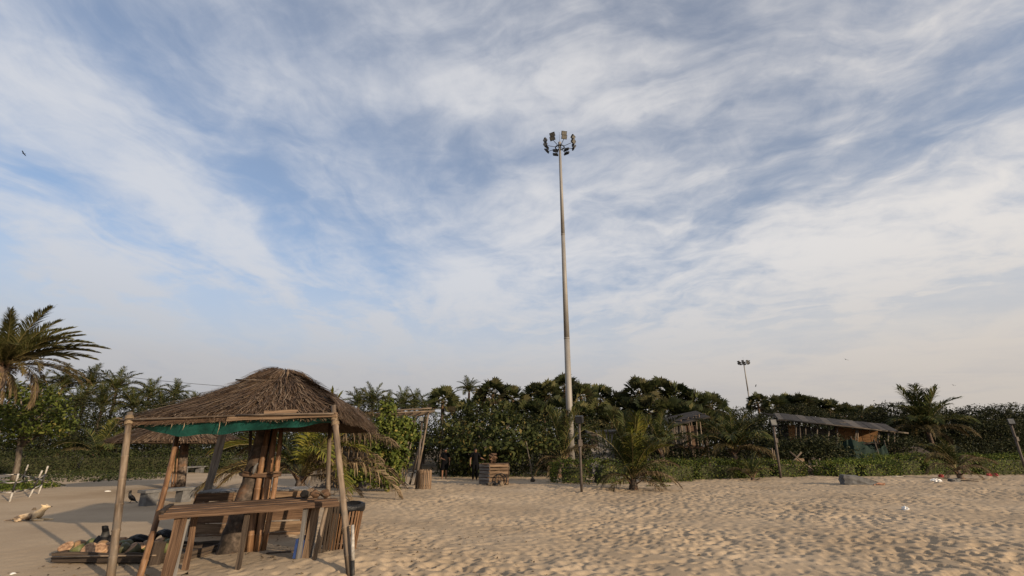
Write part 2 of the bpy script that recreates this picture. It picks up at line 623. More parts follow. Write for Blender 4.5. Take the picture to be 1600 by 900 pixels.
# ================================================================== SETTING
# ------------------------------------------------------------------ sand: one sheet, trodden all over in front
def sand_mat():
    m, nt, N, L, b = newmat('sand')
    t = N.new('ShaderNodeTexCoord')
    pos = t.outputs['Object']
    big = noise(N, L, pos, .35, 5, .6)
    fine = noise(N, L, pos, 55, 3, .7)
    r1 = ramp(N, [(.3, (.31, .235, .157)), (.55, (.39, .302, .206)), (.75, (.45, .355, .25))])
    L.new(big, r1.inputs[0])
    mm = N.new('ShaderNodeMixRGB')
    mm.blend_type = 'MULTIPLY'
    mm.inputs[0].default_value = .55
    r2 = ramp(N, [(.25, (.62, .58, .55)), (.6, (1, 1, 1))])
    L.new(fine, r2.inputs[0])
    L.new(r1.outputs[0], mm.inputs[1])
    L.new(r2.outputs[0], mm.inputs[2])
    # litter and soil under the trees behind the beach
    a = N.new('ShaderNodeAttribute')
    a.attribute_name = 'soil'
    n3 = noise(N, L, pos, 1.1, 5, .65)
    ad = N.new('ShaderNodeMath')
    ad.operation = 'ADD'
    L.new(a.outputs['Fac'], ad.inputs[0])
    L.new(n3, ad.inputs[1])
    r3 = ramp(N, [(.85, (0, 0, 0)), (1.0, (1, 1, 1))])
    L.new(ad.outputs[0], r3.inputs[0])
    r4 = ramp(N, [(.3, (.05, .04, .022)), (.7, (.13, .095, .055))])
    L.new(noise(N, L, pos, 6, 5, .7), r4.inputs[0])
    mx = N.new('ShaderNodeMixRGB')
    L.new(r3.outputs[0], mx.inputs[0])
    L.new(mm.outputs[0], mx.inputs[1])
    L.new(r4.outputs[0], mx.inputs[2])
    L.new(mx.outputs[0], b.inputs['Base Color'])
    b.inputs['Roughness'].default_value = .95
    b.inputs['Specular IOR Level'].default_value = .12
    bp = N.new('ShaderNodeBump')
    bp.inputs['Strength'].default_value = .5
    bp.inputs['Distance'].default_value = .012
    L.new(noise(N, L, pos, 16, 6, .65), bp.inputs['Height'])
    L.new(bp.outputs[0], b.inputs['Normal'])
    return m


M['sand'] = sand_mat()
RX0, RX1, RY0, RY1, RS = -40.0, 46.0, 1.0, 42.0, 0.024
W_, H_ = int((RX1 - RX0) / RS), int((RY1 - RY0) / RS)
dent = np.zeros((H_, W_), dtype=np.float32)


def smooth01(x, a, b):
    t = np.clip((x - a) / (b - a), 0, 1)
    return t * t * (3 - 2 * t)


def trodden(x, y):
    """how much people have churned the sand: little on the lane at the left"""
    k = smooth01(x, -7.5, -4.0) * (1 - .0 * y)
    k = np.maximum(k, .10)
    k = k * (1 - .75 * np.exp(-(((x + 4.2) / 1.6) ** 2 + ((y - 9.3) / 1.3) ** 2)))
    return k


NK = 125000          # footprints: hollows that meet in ridges
kx = rng.uniform(RX0 + 1, RX1 - 1, NK)
ky = rng.uniform(RY0 + 1, RY1 - 1, NK)
ka = rng.uniform(.07, .15, NK)
kb = ka * rng.uniform(.5, .95, NK)
kr = rng.uniform(0, math.pi, NK)
ko = rng.uniform(0, .75, NK) ** 1.4
dent[:] = 1.25
for i in range(NK):
    rad = ka[i] * 1.15
    c0, c1 = int((kx[i] - rad - RX0) / RS), int((kx[i] + rad - RX0) / RS) + 1
    q0, q1 = int((ky[i] - rad - RY0) / RS), int((ky[i] + rad - RY0) / RS) + 1
    if c0 < 0 or q0 < 0 or c1 >= W_ or q1 >= H_:
        continue
    xs = (np.arange(c0, c1) * RS + RX0 - kx[i])[None, :]
    ys = (np.arange(q0, q1) * RS + RY0 - ky[i])[:, None]
    cs, sn = math.cos(kr[i]), math.sin(kr[i])
    rr = ((xs * cs + ys * sn) / ka[i]) ** 2 + ((-xs * sn + ys * cs) / kb[i]) ** 2
    w_ = dent[q0:q1, c0:c1]
    np.minimum(w_, rr ** .95 + ko[i], out=w_)
for _ in range(0):   # dry sand slumps
    dent[1:-1, 1:-1] = (dent[1:-1, 1:-1] * 2 + dent[:-2, 1:-1] + dent[2:, 1:-1] + dent[1:-1, :-2] + dent[1:-1, 2:]) / 6
gx = (np.arange(W_) * RS + RX0)[None, :]
gy = (np.arange(H_) * RS + RY0)[:, None]
amp = .056 * (.72 + .42 * np.sin(gx * .8 + 1.7 * np.sin(gy * .5)) * np.sin(gy * .6 + 1.2 * np.sin(gx * .37 + 1)))
dent -= .62
dent *= (amp * trodden(gx, gy)).astype(np.float32)


def dent_at(x, y):
    fx, fy = (x - RX0) / RS, (y - RY0) / RS
    ok = (fx > 1) & (fx < W_ - 2) & (fy > 1) & (fy < H_ - 2)
    fx, fy = np.clip(fx, 1, W_ - 3), np.clip(fy, 1, H_ - 3)
    ix, iy = fx.astype(int), fy.astype(int)
    tx, ty = fx - ix, fy - iy
    h = (dent[iy, ix] * (1 - tx) * (1 - ty) + dent[iy, ix + 1] * tx * (1 - ty)
         + dent[iy + 1, ix] * (1 - tx) * ty + dent[iy + 1, ix + 1] * tx * ty)
    return np.where(ok, h, 0.0)


ys = [-120, -60, -30, -12, -6, -3, -1, 0, 1, 2, 2.6]
y_ = 3.0
while y_ < 42:
    ys.append(y_)
    y_ += .027 * max(1.0, y_ / 7.5) if y_ < 34 else .3
ys += [44, 48, 55, 65, 80, 110, 160, 260, 480, 900]
ys = np.array(ys)
si = np.linspace(-1, 1, 861)
hw = 3.5 + 1.1 * np.clip(ys, 3, 42)
XX = si[None, :] * hw[:, None]
outer = np.array([2, 8, 25, 80, 250, 800.0])
XX = np.concatenate([-(hw[:, None] + outer[::-1][None, :]), XX, hw[:, None] + outer[None, :]], axis=1)
YY = np.repeat(ys[:, None], XX.shape[1], axis=1)
xf, yf = XX.ravel(), YY.ravel()
fade = 1 - smooth01(np.abs(xf), 40, 60)
zf = mound(xf, yf) * fade * (1 - smooth01(yf, 45, 70)) + dent_at(xf, yf)
nr, nc = XX.shape
idx = np.arange(nr * nc).reshape(nr, nc)
quads = np.stack([idx[:-1, :-1], idx[:-1, 1:], idx[1:, 1:], idx[1:, :-1]], axis=-1).reshape(-1, 4)
me = mesh_np(np.stack([xf, yf, zf], 1), quads, M['sand'], smooth=True, name='sand')
# where the beach ends and soil begins
edge = np.interp(xf, [-60, -18, -9, -6, 0, 4, 12, 22, 40, 60], [37, 36.5, 37, 40, 40, 33, 31.5, 33.5, 37, 37])
soil = smooth01(yf, edge - 1.2, edge + 2.5).astype(np.float32)
at = me.attributes.new('soil', 'FLOAT', 'POINT')
at.data.foreach_set('value', soil)
tag(link('sand', me), kind='structure')


# ------------------------------------------------------------------ leaves
def leaf_arrays(pts, nrm, size, aspect=.5, fold=.18, tilt=.7):
    """one folded rhombus per point; returns verts, quads"""
    n = len(pts)
    nrm = nrm + rng.normal(0, tilt, (n, 3))
    nrm /= np.linalg.norm(nrm, axis=1, keepdims=True) + 1e-9
    a = rng.normal(0, 1, (n, 3))
    a -= nrm * np.sum(a * nrm, 1, keepdims=True)
    a /= np.linalg.norm(a, axis=1, keepdims=True) + 1e-9
    b = np.cross(nrm, a)
    s = (size * rng.uniform(.65, 1.3, n))[:, None]
    v = np.empty((n, 4, 3))
    v[:, 0] = pts - a * s * .5
    v[:, 1] = pts + b * s * aspect * .5 + nrm * s * fold + a * s * .06
    v[:, 2] = pts + a * s * .5 - nrm * s * .08
    v[:, 3] = pts - b * s * aspect * .5 + nrm * s * fold + a * s * .06
    return v.reshape(-1, 3), np.arange(n * 4).reshape(n, 4)


def blob_points(c, rad, n, inner=.45):
    """points through the outer part of an ellipsoid"""
    d = rng.normal(0, 1, (n, 3))
    d /= np.linalg.norm(d, axis=1, keepdims=True)
    r = rng.uniform(inner ** 3, 1, n) ** (1 / 3)
    return np.asarray(c) + d * r[:, None] * np.asarray(rad), d


def clumps(blobs, per, clump_r, leaf, per_clump=14, inner=.4, flat=.6, aspect=.5, up=.5):
    """leaves gathered in twig-end clumps over a set of (centre, radii) lobes"""
    P_, N_ = [], []
    for c, rad in blobs:
        vol = (rad[0] * rad[1] + rad[1] * rad[2] + rad[0] * rad[2]) / 3
        k = max(6, int(per * vol))
        cp, cd = blob_points(c, rad, k, inner)
        m = per_clump
        off = rng.normal(0, 1, (k, m, 3)) * clump_r * np.array([1, 1, flat])
        P_.append((cp[:, None, :] + off).reshape(-1, 3))
        nn = cd[:, None, :] * .6 + np.array([0, 0, up]) + off / (clump_r * 3)
        N_.append(nn.reshape(-1, 3))
    P_, N_ = np.concatenate(P_), np.concatenate(N_)
    keep = P_[:, 2] > .02
    return leaf_arrays(P_[keep], N_[keep], np.full(keep.sum(), leaf), aspect)


def np_obj(name, vf, mat, parent=None, smooth=False):
    v, f = vf
    if parent is not None:
        v = v - np.array(origin(parent))
    return link(name, mesh_np(v, f, mat, smooth=smooth, name=name), parent)


def lumpy(blobs, mat, name, parent, shrink=.72):
    """twiggy inner mass of a bush"""
    bm = bmesh.new()
    for c, rad in blobs:
        r = bmesh.ops.create_icosphere(bm, subdivisions=2, radius=1)
        for v in r['verts']:
            w = shrink * random.uniform(.75, 1.1)
            v.co = Vector((v.co.x * rad[0] * w + c[0], v.co.y * rad[1] * w + c[1], v.co.z * rad[2] * w + c[2]))
    off = origin(parent) if parent is not None else Vector()
    bmesh.ops.translate(bm, verts=bm.verts, vec=-off)
    me = bpy.data.meshes.new(name)
    bm.to_mesh(me)
    bm.free()
    return link(name, me, parent, mat)


# ------------------------------------------------------------------ hedges
def hedge(path, h, w, label, leaf=.09, mat='leaf_hedge', dens=260, rough=.13, seedk=0):
    """path: ground points along the middle of the hedge"""
    path = [Vector(p) for p in path]
    h *= 1.1
    base = path[0]
    root = thing('hedge', label, 'hedge', base)
    pts, nrm = [], []
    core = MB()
    for a, b in zip(path[:-1], path[1:]):
        d = b - a
        L = d.length
        d.normalize()
        s = Vector((-d.y, d.x, 0))
        per = 2 * h + w
        n = int(L * per * dens)
        t = rng.uniform(-.02, 1.02, n)
        q = rng.uniform(0, per, n)
        lump = .5 + .5 * np.sin(t * L * 1.9 + seedk) * np.sin(t * L * .83 + 2 * seedk)
        hh = h * (.82 + .24 * lump)
        side = np.where(q < h, q, np.where(q < h + w, h, per - q))
        lat = np.where(q < h, -w / 2, np.where(q < h + w, q - h - w / 2, w / 2))
        z = np.clip(side / h * hh, .03, None)
        # soft shoulders
        sh = np.clip((z / hh - .72) / .28, 0, 1)
        lat = lat * (1 - .25 * sh ** 2)
        jit = rng.normal(0, rough, (n, 3))
        px = a.x + d.x * L * t + s.x * lat + jit[:, 0]
        py = a.y + d.y * L * t + s.y * lat + jit[:, 1]
        pz = a.z + z + jit[:, 2] * .6
        pts.append(np.stack([px, py, pz], 1))
        top = ((q >= h) & (q < h + w)).astype(float)
        sg = np.where(q < h, -1, 1) * (1 - top)
        nrm.append(np.stack([s.x * sg, s.y * sg, top + .35], 1))
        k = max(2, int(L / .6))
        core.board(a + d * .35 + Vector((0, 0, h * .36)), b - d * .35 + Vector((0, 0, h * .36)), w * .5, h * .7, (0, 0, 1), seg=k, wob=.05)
    for e, q in ((path[0], path[0] - path[1]), (path[-1], path[-1] - path[-2])):
        q = Vector(q).normalized()
        s = Vector((-q.y, q.x, 0))
        n = int(h * w * dens * 1.6)
        lt, zz_ = rng.uniform(-.5, .5, n) * w, rng.uniform(.03, .95, n) * h
        ou = .28 * np.sqrt(np.clip(1 - (lt / w * 2) ** 2, 0, 1)) + rng.normal(0, rough * .8, n)
        pts.append(np.stack([e.x + s.x * lt + q.x * ou, e.y + s.y * lt + q.y * ou, e.z + zz_], 1))
        nrm.append(np.tile([q.x, q.y, .35], (n, 1)))
    pts, nrm = np.concatenate(pts), np.concatenate(nrm)
    pts[:, 2] = np.maximum(pts[:, 2], base.z + .02)
    np_obj('foliage', leaf_arrays(pts, nrm, np.full(len(pts), leaf), .6), M[mat], root)
    core.build('shade_core', M['leaf_core'], root)  # solid dark filler painted as inner shade, stops views through the leaves
    return root


def far(px, Y, z=0.0):
    """a point on the ground Y metres down the beach in the direction of that column"""
    zc = Y * CP + (z - EYE) * SP
    return Vector(((px - 800) / FPX * zc, Y, z))


hedge([far(-60, 37.2), far(120, 37.6), far(300, 38), far(345, 38.2)], 1.35, 1.2, 'long clipped hedge along the sandy lane at far left', .11, 'leaf_scrub', dens=190)
hedge([far(345, 38.2), far(480, 38.6)], 1.15, 1.1, 'clipped hedge seen under the thatched kiosk roof', .11, 'leaf_scrub', dens=150)
hedge([far(872, 26.6), far(925, 26.2), far(968, 26.8)], 1.0, 1.5, 'rounded green hedge at the foot of the tall floodlight mast', .10, dens=190, seedk=1)
hedge([far(1022, 27.8), far(1080, 30), far(1150, 30.6)], .95, 1.3, 'bright green hedge right of the big coconut palm', .10, dens=180, seedk=2)
hedge([far(1150, 30.6), far(1205, 31), far(1248, 31.2)], .92, 1.4, 'bright green hedge at the foot of the crooked lamp post', .10, dens=180, seedk=3)
hedge([far(1292, 31), far(1340, 31.3), far(1388, 32.0)], .98, 1.6, 'bulging green hedge behind the broken concrete block', .10, dens=180, seedk=4)
hedge([far(1368, 34), far(1440, 34.8), far(1520, 35.3), far(1610, 36), far(1660, 36.2)], 1.2, 1.3, 'long trimmed hedge behind the dry little palm at far right', .11, dens=150, seedk=5)


# ------------------------------------------------------------------ palms
def frond_mesh(name, L, el, arch, nl=42, ll=.55, lw=.035, droop=.55, sweep=35, mats=None, start=.16, tilt=.35, dry=0.0, r0=.022):
    """a feather frond that leaves the crown along +X"""
    K = 14
    pts, ang = [], []
    p = np.zeros(3)
    for i in range(K + 1):
        t = i / K
        a = el - arch * t ** 1.35
        ang.append(a)
        pts.append(p.copy())
        p = p + np.array([math.cos(a), 0, math.sin(a)]) * (L / K)
    pts = np.array(pts)
    vs, fs, mi = [], [], []
    mb = MB()
    mb.tube([Vector(q) for q in pts], [r0 * (1 - .85 * i / K) + .003 for i in range(K + 1)], 4, mi=1)
    side_bow = random.uniform(-.06, .06)
    for s in (-1, 1):
        for j in range(nl):
            t = start + (1 - start) * (j + random.uniform(-.3, .3)) / nl
            t = min(max(t, start), 1.0)
            if random.random() < .04 + dry * .25:
                continue
            k = t * K
            i = min(int(k), K - 1)
            q = pts[i] + (pts[i + 1] - pts[i]) * (k - i)
            a = ang[i]
            T = Vector((math.cos(a), side_bow, math.sin(a))).normalized()
            Nn = Vector((-math.sin(a), 0, math.cos(a)))
            S = Vector((0, s, 0))
            u = (t - start) / (1 - start)
            l = ll * (.45 + .75 * math.sin(math.pi * min(1, u * .85 + .12))) * random.uniform(.8, 1.12)
            sw = R(sweep + 28 * u + random.uniform(-9, 9))
            d1 = (S * math.cos(sw) + T * math.sin(sw) + Nn * (tilt + random.uniform(-.15, .15))).normalized()
            d2 = (d1 + Vector((0, 0, -1)) * droop * random.uniform(.6, 1.5)).normalized()
            d3 = (d2 + Vector((0, 0, -1)) * droop * random.uniform(.8, 1.8)).normalized()
            q = Vector(q)
            a1, a2, a3 = q + d1 * l * .35, q + d1 * l * .35 + d2 * l * .35, q + d1 * l * .35 + d2 * l * .35 + d3 * l * .3
            wv = (T - d1 * T.dot(d1)).normalized() * (lw / 2)
            mb.add([q - wv * .5, q + wv * .5, a1 + wv, a1 - wv, a2 + wv * .8, a2 - wv * .8, a3],
                   [(0, 1, 2, 3), (3, 2, 4, 5), (5, 4, 6)], None, 0)
    me = bpy.data.meshes.new(name)
    me.from_pydata(mb.v, [], mb.f)
    me.polygons.foreach_set('material_index', mb.m)
    for m in mats:
        me.materials.append(m)
    me.update()
    return me


def frond_set(leaf, tag_, L=2.6, **kw):
    mats = [M[leaf], M['rachis']]
    return [
        frond_mesh(tag_ + '_upright', L, R(82), R(30), mats=mats, **kw),
        frond_mesh(tag_ + '_raised', L, R(66), R(62), mats=mats, **kw),
        frond_mesh(tag_ + '_arching', L, R(48), R(88), mats=mats, **kw),
        frond_mesh(tag_ + '_spreading', L, R(28), R(90), mats=mats, **kw),
        frond_mesh(tag_ + '_hanging', L, R(5), R(85), mats=mats, **kw)]


FG = frond_set('leaf_coco', 'frond_green', droop=.40, ll=.62, lw=.045)
FY = frond_set('leaf_cocoy', 'frond_yellow', droop=.32, ll=.6, lw=.045)
FD = frond_set('leaf_dry', 'frond_dry', droop=1.1, ll=.5, lw=.035, dry=.6)
FO = frond_set('leaf_olive', 'frond_olive', droop=.8, ll=.55, lw=.04, dry=.2)
SETS = {'g': FG, 'y': FY, 'd': FD, 'o': FO}


def palm(name, base, crown, spec, label, size=1.0, r=.13, cat='palm', group=None, stubs=8, trunk_mat='palm_bark'):
    """spec: list of (set, class 0 upright .. 4 hanging, azimuth in degrees, scale)"""
    base, crown = Vector(base), Vector(crown)
    root = thing(name, label, cat, base, group=group)
    mb = MB()
    k = 9
    pts, rad = [], []
    for i in range(k):
        t = i / (k - 1)
        q = base.lerp(crown, t)
        q.x += math.sin(t * 2.4) * .06 * (crown - base).length * .3
        pts.append(q + (Vector((0, 0, -.15)) if i == 0 else Vector()))
        rad.append(r * (1.35 - .5 * t) * (1 + .10 * (i % 2)))
    dx = pts[-1] - crown
    pts = [q - dx * (i / (k - 1)) for i, q in enumerate(pts)]
    mb.tube(pts, rad, 9, wob=.08)
    trunk = mb.build('trunk', M[trunk_mat], root)
    for i in range(stubs):       # old leaf bases
        a = i * 2.4 + random.random()
        c = crown - Vector((0, 0, random.uniform(.0, .35) * size))
        d = Vector((math.cos(a), math.sin(a), random.uniform(.7, 1.5)))
        s = MB()
        l = random.uniform(.22, .5) * size
        s.tube([c, c + d * l * .5, c + d * l + Vector((d.x, d.y, 0)) * .1], [.05 * size, .035 * size, .012], 5)
        s.build('leaf_base', M['plank_brown'], trunk)
    for (st, cl, az, scl) in spec:
        o = link('frond', SETS[st][cl], root)
        o.location = crown - base
        o.rotation_euler = (random.uniform(-.12, .12), random.uniform(-.08, .08), R(az))
        o.scale = (scl * size,) * 3
    return root


def ring(st, cl, n, a0, scl, jit=12):
    return [(st, cl, a0 + 360 / n * i + random.uniform(-jit, jit), scl * random.uniform(.88, 1.1)) for i in range(n)]


# the big young palm on the sand right of the mast
b = G(990, 766)
palm('coconut_palm', b, b + V(0, 0, .45), ring('g', 0, 6, 20, 1.12) + [('y', 0, 270, 1.05), ('y', 0, 320, 1.05), ('y', 0, 290, .95), ('y', 0, 350, 1.0), ('y', 1, 320, .9), ('y', 0, 250, .85)] + ring('g', 1, 7, 40, 1.12) + ring('g', 2, 6, 15, .72)
     + [('d', 3, -20, .85), ('d', 4, 10, .75), ('d', 4, -50, .8), ('o', 3, 25, .7), ('d', 2, 8, .95), ('d', 3, -35, .8), ('o', 3, 200, .65), ('g', 3, 160, .65), ('d', 3, 185, .6), ('o', 4, 215, .7)],
     'big bushy young coconut palm with yellow-green centre fronds on the open sand', 1.0, .16)
b = far(1042, 34)
palm('coconut_palm', b, b + V(-.3, 0, 1.7), ring('g', 0, 3, 60, 1) + ring('g', 1, 5, 10, 1.05) + ring('g', 2, 6, 30, 1.0) + ring('o', 3, 4, 0, .9),
     'dark coconut palm rising behind the big bushy young palm', 1.05, .15)
b = G(872, 746)
palm('coconut_palm', b, b + V(.25, 0, 1.0), [('g', 0, 10, 1.35), ('g', 0, 60, 1.3), ('g', 0, 330, 1.3), ('g', 0, 200, 1.25), ('o', 0, 270, 1.2), ('g', 0, 120, 1.25), ('g', 1, 0, 1.25), ('g', 1, 70, .9), ('g', 1, 170, .95), ('o', 2, 20, 1.0), ('g', 2, 200, .9), ('o', 2, 300, .9), ('d', 3, 210, .8), ('d', 4, 180, .8), ('d', 4, 240, .85), ('d', 4, 300, .8), ('d', 4, 340, .85), ('d', 4, 20, .8), ('d', 2, 8, 1.1)],
     'young coconut palm with upright fronds and brown skirt beside the mast', 1.0, .17)
b = far(1152, 33.5)
palm('coconut_palm', b, b + V(0, 0, 1.5), ring('g', 0, 3, 0, .9) + ring('g', 1, 7, 25, 1.15) + ring('g', 2, 9, 10, 1.2) + ring('o', 3, 4, 30, .95) + [('d', 3, 10, .9), ('d', 3, 340, .85)],
     'wide dark coconut palm left of the crooked lamp post', 1.05, .16)
b = G(1176, 750)
palm('coconut_palm', b, b + V(0, 0, .15), ring('g', 0, 2, 0, .5) + ring('g', 1, 5, 20, .55) + ring('o', 2, 4, 50, .5) + [('d', 2, 170, .55)],
     'small seedling palm sprouting at the foot of the hedge', 1.0, .07, stubs=3)
b = far(1468, 41)
palm('coconut_palm', b, b + V(-.1, 0, 3.0), [('g', 0, 45, 1.45), ('g', 0, 145, 1.45), ('g', 0, 225, 1.4), ('g', 0, 305, 1.4), ('g', 0, 0, 1.4), ('g', 0, 100, 1.45), ('g', 0, 190, 1.2), ('g', 0, 280, 1.25), ('g', 0, 330, 1.2), ('g', 1, 0, 1.2), ('g', 1, 30, 1.15), ('g', 1, 180, 1.1), ('g', 1, 210, 1.1)] + ring('g', 2, 9, 10, 1.3) + ring('g', 1, 6, 15, 1.3) + ring('o', 3, 6, 0, 1.2) + [('d', 4, 10, 1), ('d', 3, -10, 1.1)],
     'tall coconut palm with upright plume rising above the trees at right', 1.05, .17)
b = G(1502, 749)
palm('coconut_palm', b, b + V(-.1, 0, .5), [('g', 0, 180, .75), ('o', 0, 100, .7), ('g', 1, 200, .9), ('g', 1, 40, .8), ('g', 1, 180, .8), ('o', 1, 140, .85), ('g', 2, 170, 1.0), ('o', 2, 200, 1.0), ('o', 2, 90, .9), ('g', 2, 10, .8), ('d', 2, 20, .95), ('d', 2, 350, .9), ('d', 3, 190, .9), ('d', 3, 0, .9), ('y', 1, 160, .8), ('d', 4, 340, .6), ('d', 4, 200, .6), ('d', 3, 250, .6), ('d', 3, 300, .6)],
     'straggly half-dry little palm standing on the sand at right', 1.0, .12)
# behind the kiosk
b = G(466, 780)
palm('coconut_palm', b, b + V(0, 0, .75), [('y', 0, 340, 1.0), ('y', 0, 20, .95), ('y', 0, 260, .9), ('g', 1, 200, .9), ('y', 1, 0, .95), ('y', 2, 310, .95), ('g', 1, 170, .75), ('g', 2, 190, .95), ('y', 2, 345, .9), ('y', 3, 330, .85), ('o', 2, 170, .95), ('o', 3, 180, .95), ('d', 3, 200, .9), ('d', 2, 350, 1.05), ('d', 3, 0, 1.0), ('d', 4, 350, .8), ('d', 3, 15, 1.25), ('o', 2, 320, .9), ('d', 4, 20, .95), ('o', 2, 185, 1.15), ('o', 3, 195, 1.1), ('d', 3, 178, 1.1), ('y', 2, 205, 1.0), ('d', 2, 5, 1.2), ('d', 2, -12, 1.25), ('d', 3, -5, 1.3), ('o', 1, 8, 1.1), ('g', 1, 340, 1.0)],
     'young coconut palm with drooping straw-coloured fronds behind the thatched kiosk', 1.22, .15)
b = far(146, 40)
palm('coconut_palm', b, b + V(0, 0, 1.2), [('y', 0, 90, 1), ('g', 0, 10, 1), ('g', 1, 0, 1.1), ('g', 1, 180, 1.1), ('g', 1, 60, 1), ('g', 2, 10, 1.2), ('g', 2, 170, 1.2), ('g', 2, 200, 1.1), ('o', 3, 190, 1.1), ('g', 3, 350, 1.1), ('g', 2, 320, 1.1), ('o', 3, 240, 1.0)],
     'young coconut palm with long arching fronds behind the left hedge', 1.15, .17)
# the date palm at the left edge
FP = [frond_mesh('date_frond_raised', 3.1, R(58), R(40), nl=112, ll=.46, lw=.034, droop=.14, sweep=44, mats=[M['leaf_date'], M['rachis']], start=.10, tilt=.3),
      frond_mesh('date_frond_arching', 3.2, R(36), R(48), nl=112, ll=.46, lw=.034, droop=.18, sweep=44, mats=[M['leaf_date'], M['rachis']], start=.10, tilt=.3),
      frond_mesh('date_frond_spreading', 3.2, R(14), R(60), nl=66, ll=.40, lw=.03, droop=.2, sweep=45, mats=[M['leaf_olive'], M['rachis']], start=.10, tilt=.2),
      frond_mesh('date_frond_dry', 2.9, R(4), R(125), nl=60, ll=.36, lw=.025, droop=.8, sweep=40, mats=[M['leaf_dry'], M['rachis']], start=.10, tilt=.0, dry=.3),
      frond_mesh('date_frond_dead', 2.0, R(-45), R(50), nl=50, ll=.32, lw=.025, droop=1.2, sweep=40, mats=[M['leaf_dry'], M['rachis']], start=.08, tilt=-.1, dry=.3)]
SETS['p'] = FP
crown = P(6, 572, 18.5)
b = Vector((crown.x - .95, 18.2, 0))
palm('date_palm', b, crown, ring('p', 0, 15, 12, .82) + ring('p', 1, 18, 0, .85) + ring('p', 2, 9, 20, .85) + [('p', 1, 8, .95), ('p', 2, -4, 1.0), ('p', 2, 14, 1.0), ('p', 2, -25, 1.0), ('p', 3, -8, 1.0), ('p', 1, -15, 1.0), ('p', 1, 25, 1.0), ('p', 0, -20, 1.05), ('p', 2, 180, 1), ('p', 2, 140, 1), ('p', 2, 220, 1), ('p', 3, 170, 1), ('p', 3, 90, .9), ('p', 3, 250, .9)]
     + ring('p', 4, 6, 5, .75), 'tall date palm with shaggy brown skirt at the left edge', 1.0, .30, stubs=12)


# far palms: one joined crown mesh per variant, shared
def fan_crown(name, seed, n=46, rad=1.5):
    random.seed(seed)
    mb = MB()
    for i in range(n):
        zc = 1 - 1.62 * (i + .5) / n
        a = i * 2.39996 + random.uniform(-.3, .3)
        h = math.sqrt(max(0, 1 - zc * zc))
        d = Vector((h * math.cos(a), h * math.sin(a), zc)).normalized()
        pet = rad * random.uniform(.5, .72)
        c = d * pet
        side = d.cross(Vector((0, 0, 1)))
        if side.length < .1:
            side = Vector((1, 0, 0))
        side.normalize()
        up = side.cross(d)
        ro = random.uniform(-1.3, 1.3)
        side, up = side * math.cos(ro) + up * math.sin(ro), up * math.cos(ro) - side * math.sin(ro)
        old = zc < -.3 and random.random() < .5
        w = side * .018
        mb.add([w, -w, c - w, c + w], [(0, 1, 2, 3)], None, 2)
        fr = rad * random.uniform(.40, .56)
        nb = 17
        vs, fs = [c], []
        for j in range(nb):
            b_ = R(-125 + 250 * j / (nb - 1))
            db = (d * math.cos(b_) + side * math.sin(b_) + up * (.25 * abs(math.sin(b_)) + random.uniform(-.1, .1))).normalized()
            l = fr * random.uniform(.8, 1.1) * (1 - .12 * abs(b_))
            if old:
                db = (db + Vector((0, 0, -.6))).normalized()
            nn = db.cross(up).normalized() * (fr * .10)
            k = len(vs)
            tip = c + db * l + Vector((0, 0, -.12 * l))
            vs += [c + db * l * .6 + nn, tip, c + db * l * .6 - nn]
            fs.append((0, k, k + 1, k + 2))
        mb.add(vs, fs, None, 1 if old else 0)
    me = bpy.data.meshes.new(name)
    me.from_pydata(mb.v, [], mb.f)
    me.polygons.foreach_set('material_index', mb.m)
    for m in ('leaf_fan', 'leaf_dry_fan', 'rachis'):
        me.materials.append(M[m])
    me.update()
    return me


M['leaf_dry_fan'] = leaf_mat('leaf_dry_fan', [(0, (.035, .028, .016)), (.6, (.08, .06, .034)), (1, (.13, .10, .06))])
FANS = [fan_crown('fan_crown_%d' % i, 40 + i, 36 + 3 * i) for i in range(4)]
random.seed(21)


def feather_crown(name, seed):
    random.seed(seed)
    V_, F_, M_ = [], [], []
    for cl, n, sc_ in ((0, 3, .9), (1, 6, 1), (2, 8, 1), (3, 6, .95)):
        for i in range(n):
            src = FG[cl]
            Mx = Euler((random.uniform(-.15, .15), 0, 2 * math.pi * i / n + random.uniform(-.3, .3) + cl)).to_matrix() * (sc_ * random.uniform(.85, 1.1))
            b0 = len(V_)
            V_ += [tuple(Mx @ v.co) for v in src.vertices]
            for p in src.polygons:
                F_.append([b0 + k for k in p.vertices])
                M_.append(p.material_index)
    me = bpy.data.meshes.new(name)
    me.from_pydata(V_, [], F_)
    me.polygons.foreach_set('material_index', M_)
    me.materials.append(M['leaf_coco'])
    me.materials.append(M['rachis'])
    me.update()
    return me


FEATHERS = [feather_crown('feather_crown_%d' % i, 60 + i) for i in range(3)]
random.seed(22)


def trunk_mesh():
    mb = MB()
    mb.tube([V(0, 0, -1), V(.006, 0, -.7), V(0, .004, -.4), V(0, 0, 0)], [.19, .15, .14, .13], 8, wob=.06)
    me = bpy.data.meshes.new('palm_trunk')
    me.from_pydata(mb.v, [], mb.f)
    at = me.attributes.new('grain', 'FLOAT_VECTOR', 'POINT')
    at.data.foreach_set('vector', np.array(mb.g, dtype=np.float32).ravel())
    me.polygons.foreach_set('use_smooth', mb.s)
    me.materials.append(M['palm_bark'])
    return me


TRUNK = trunk_mesh()


def far_palm(kind, px, py, Y, size, label, group):
    """py is the row of the middle of the crown"""
    c = P(px, py, Y)
    base = Vector((c.x, c.y, 0))
    root = thing({'fan': 'palmyra_palm', 'feather': 'coconut_palm'}[kind], label, 'palm', base, group=group)
    me = random.choice(FANS if kind == 'fan' else FEATHERS)
    o = link('crown', me, root)
    o.location = (0, 0, c.z)
    o.rotation_euler = (random.uniform(-.12, .12), random.uniform(-.12, .12), random.uniform(0, 6.3))
    o.scale = (size,) * 3
    t = link('trunk', TRUNK, root)
    t.location = (0, 0, c.z)
    t.scale = (1.2, 1.2, max(.5, c.z + .2))
    return root


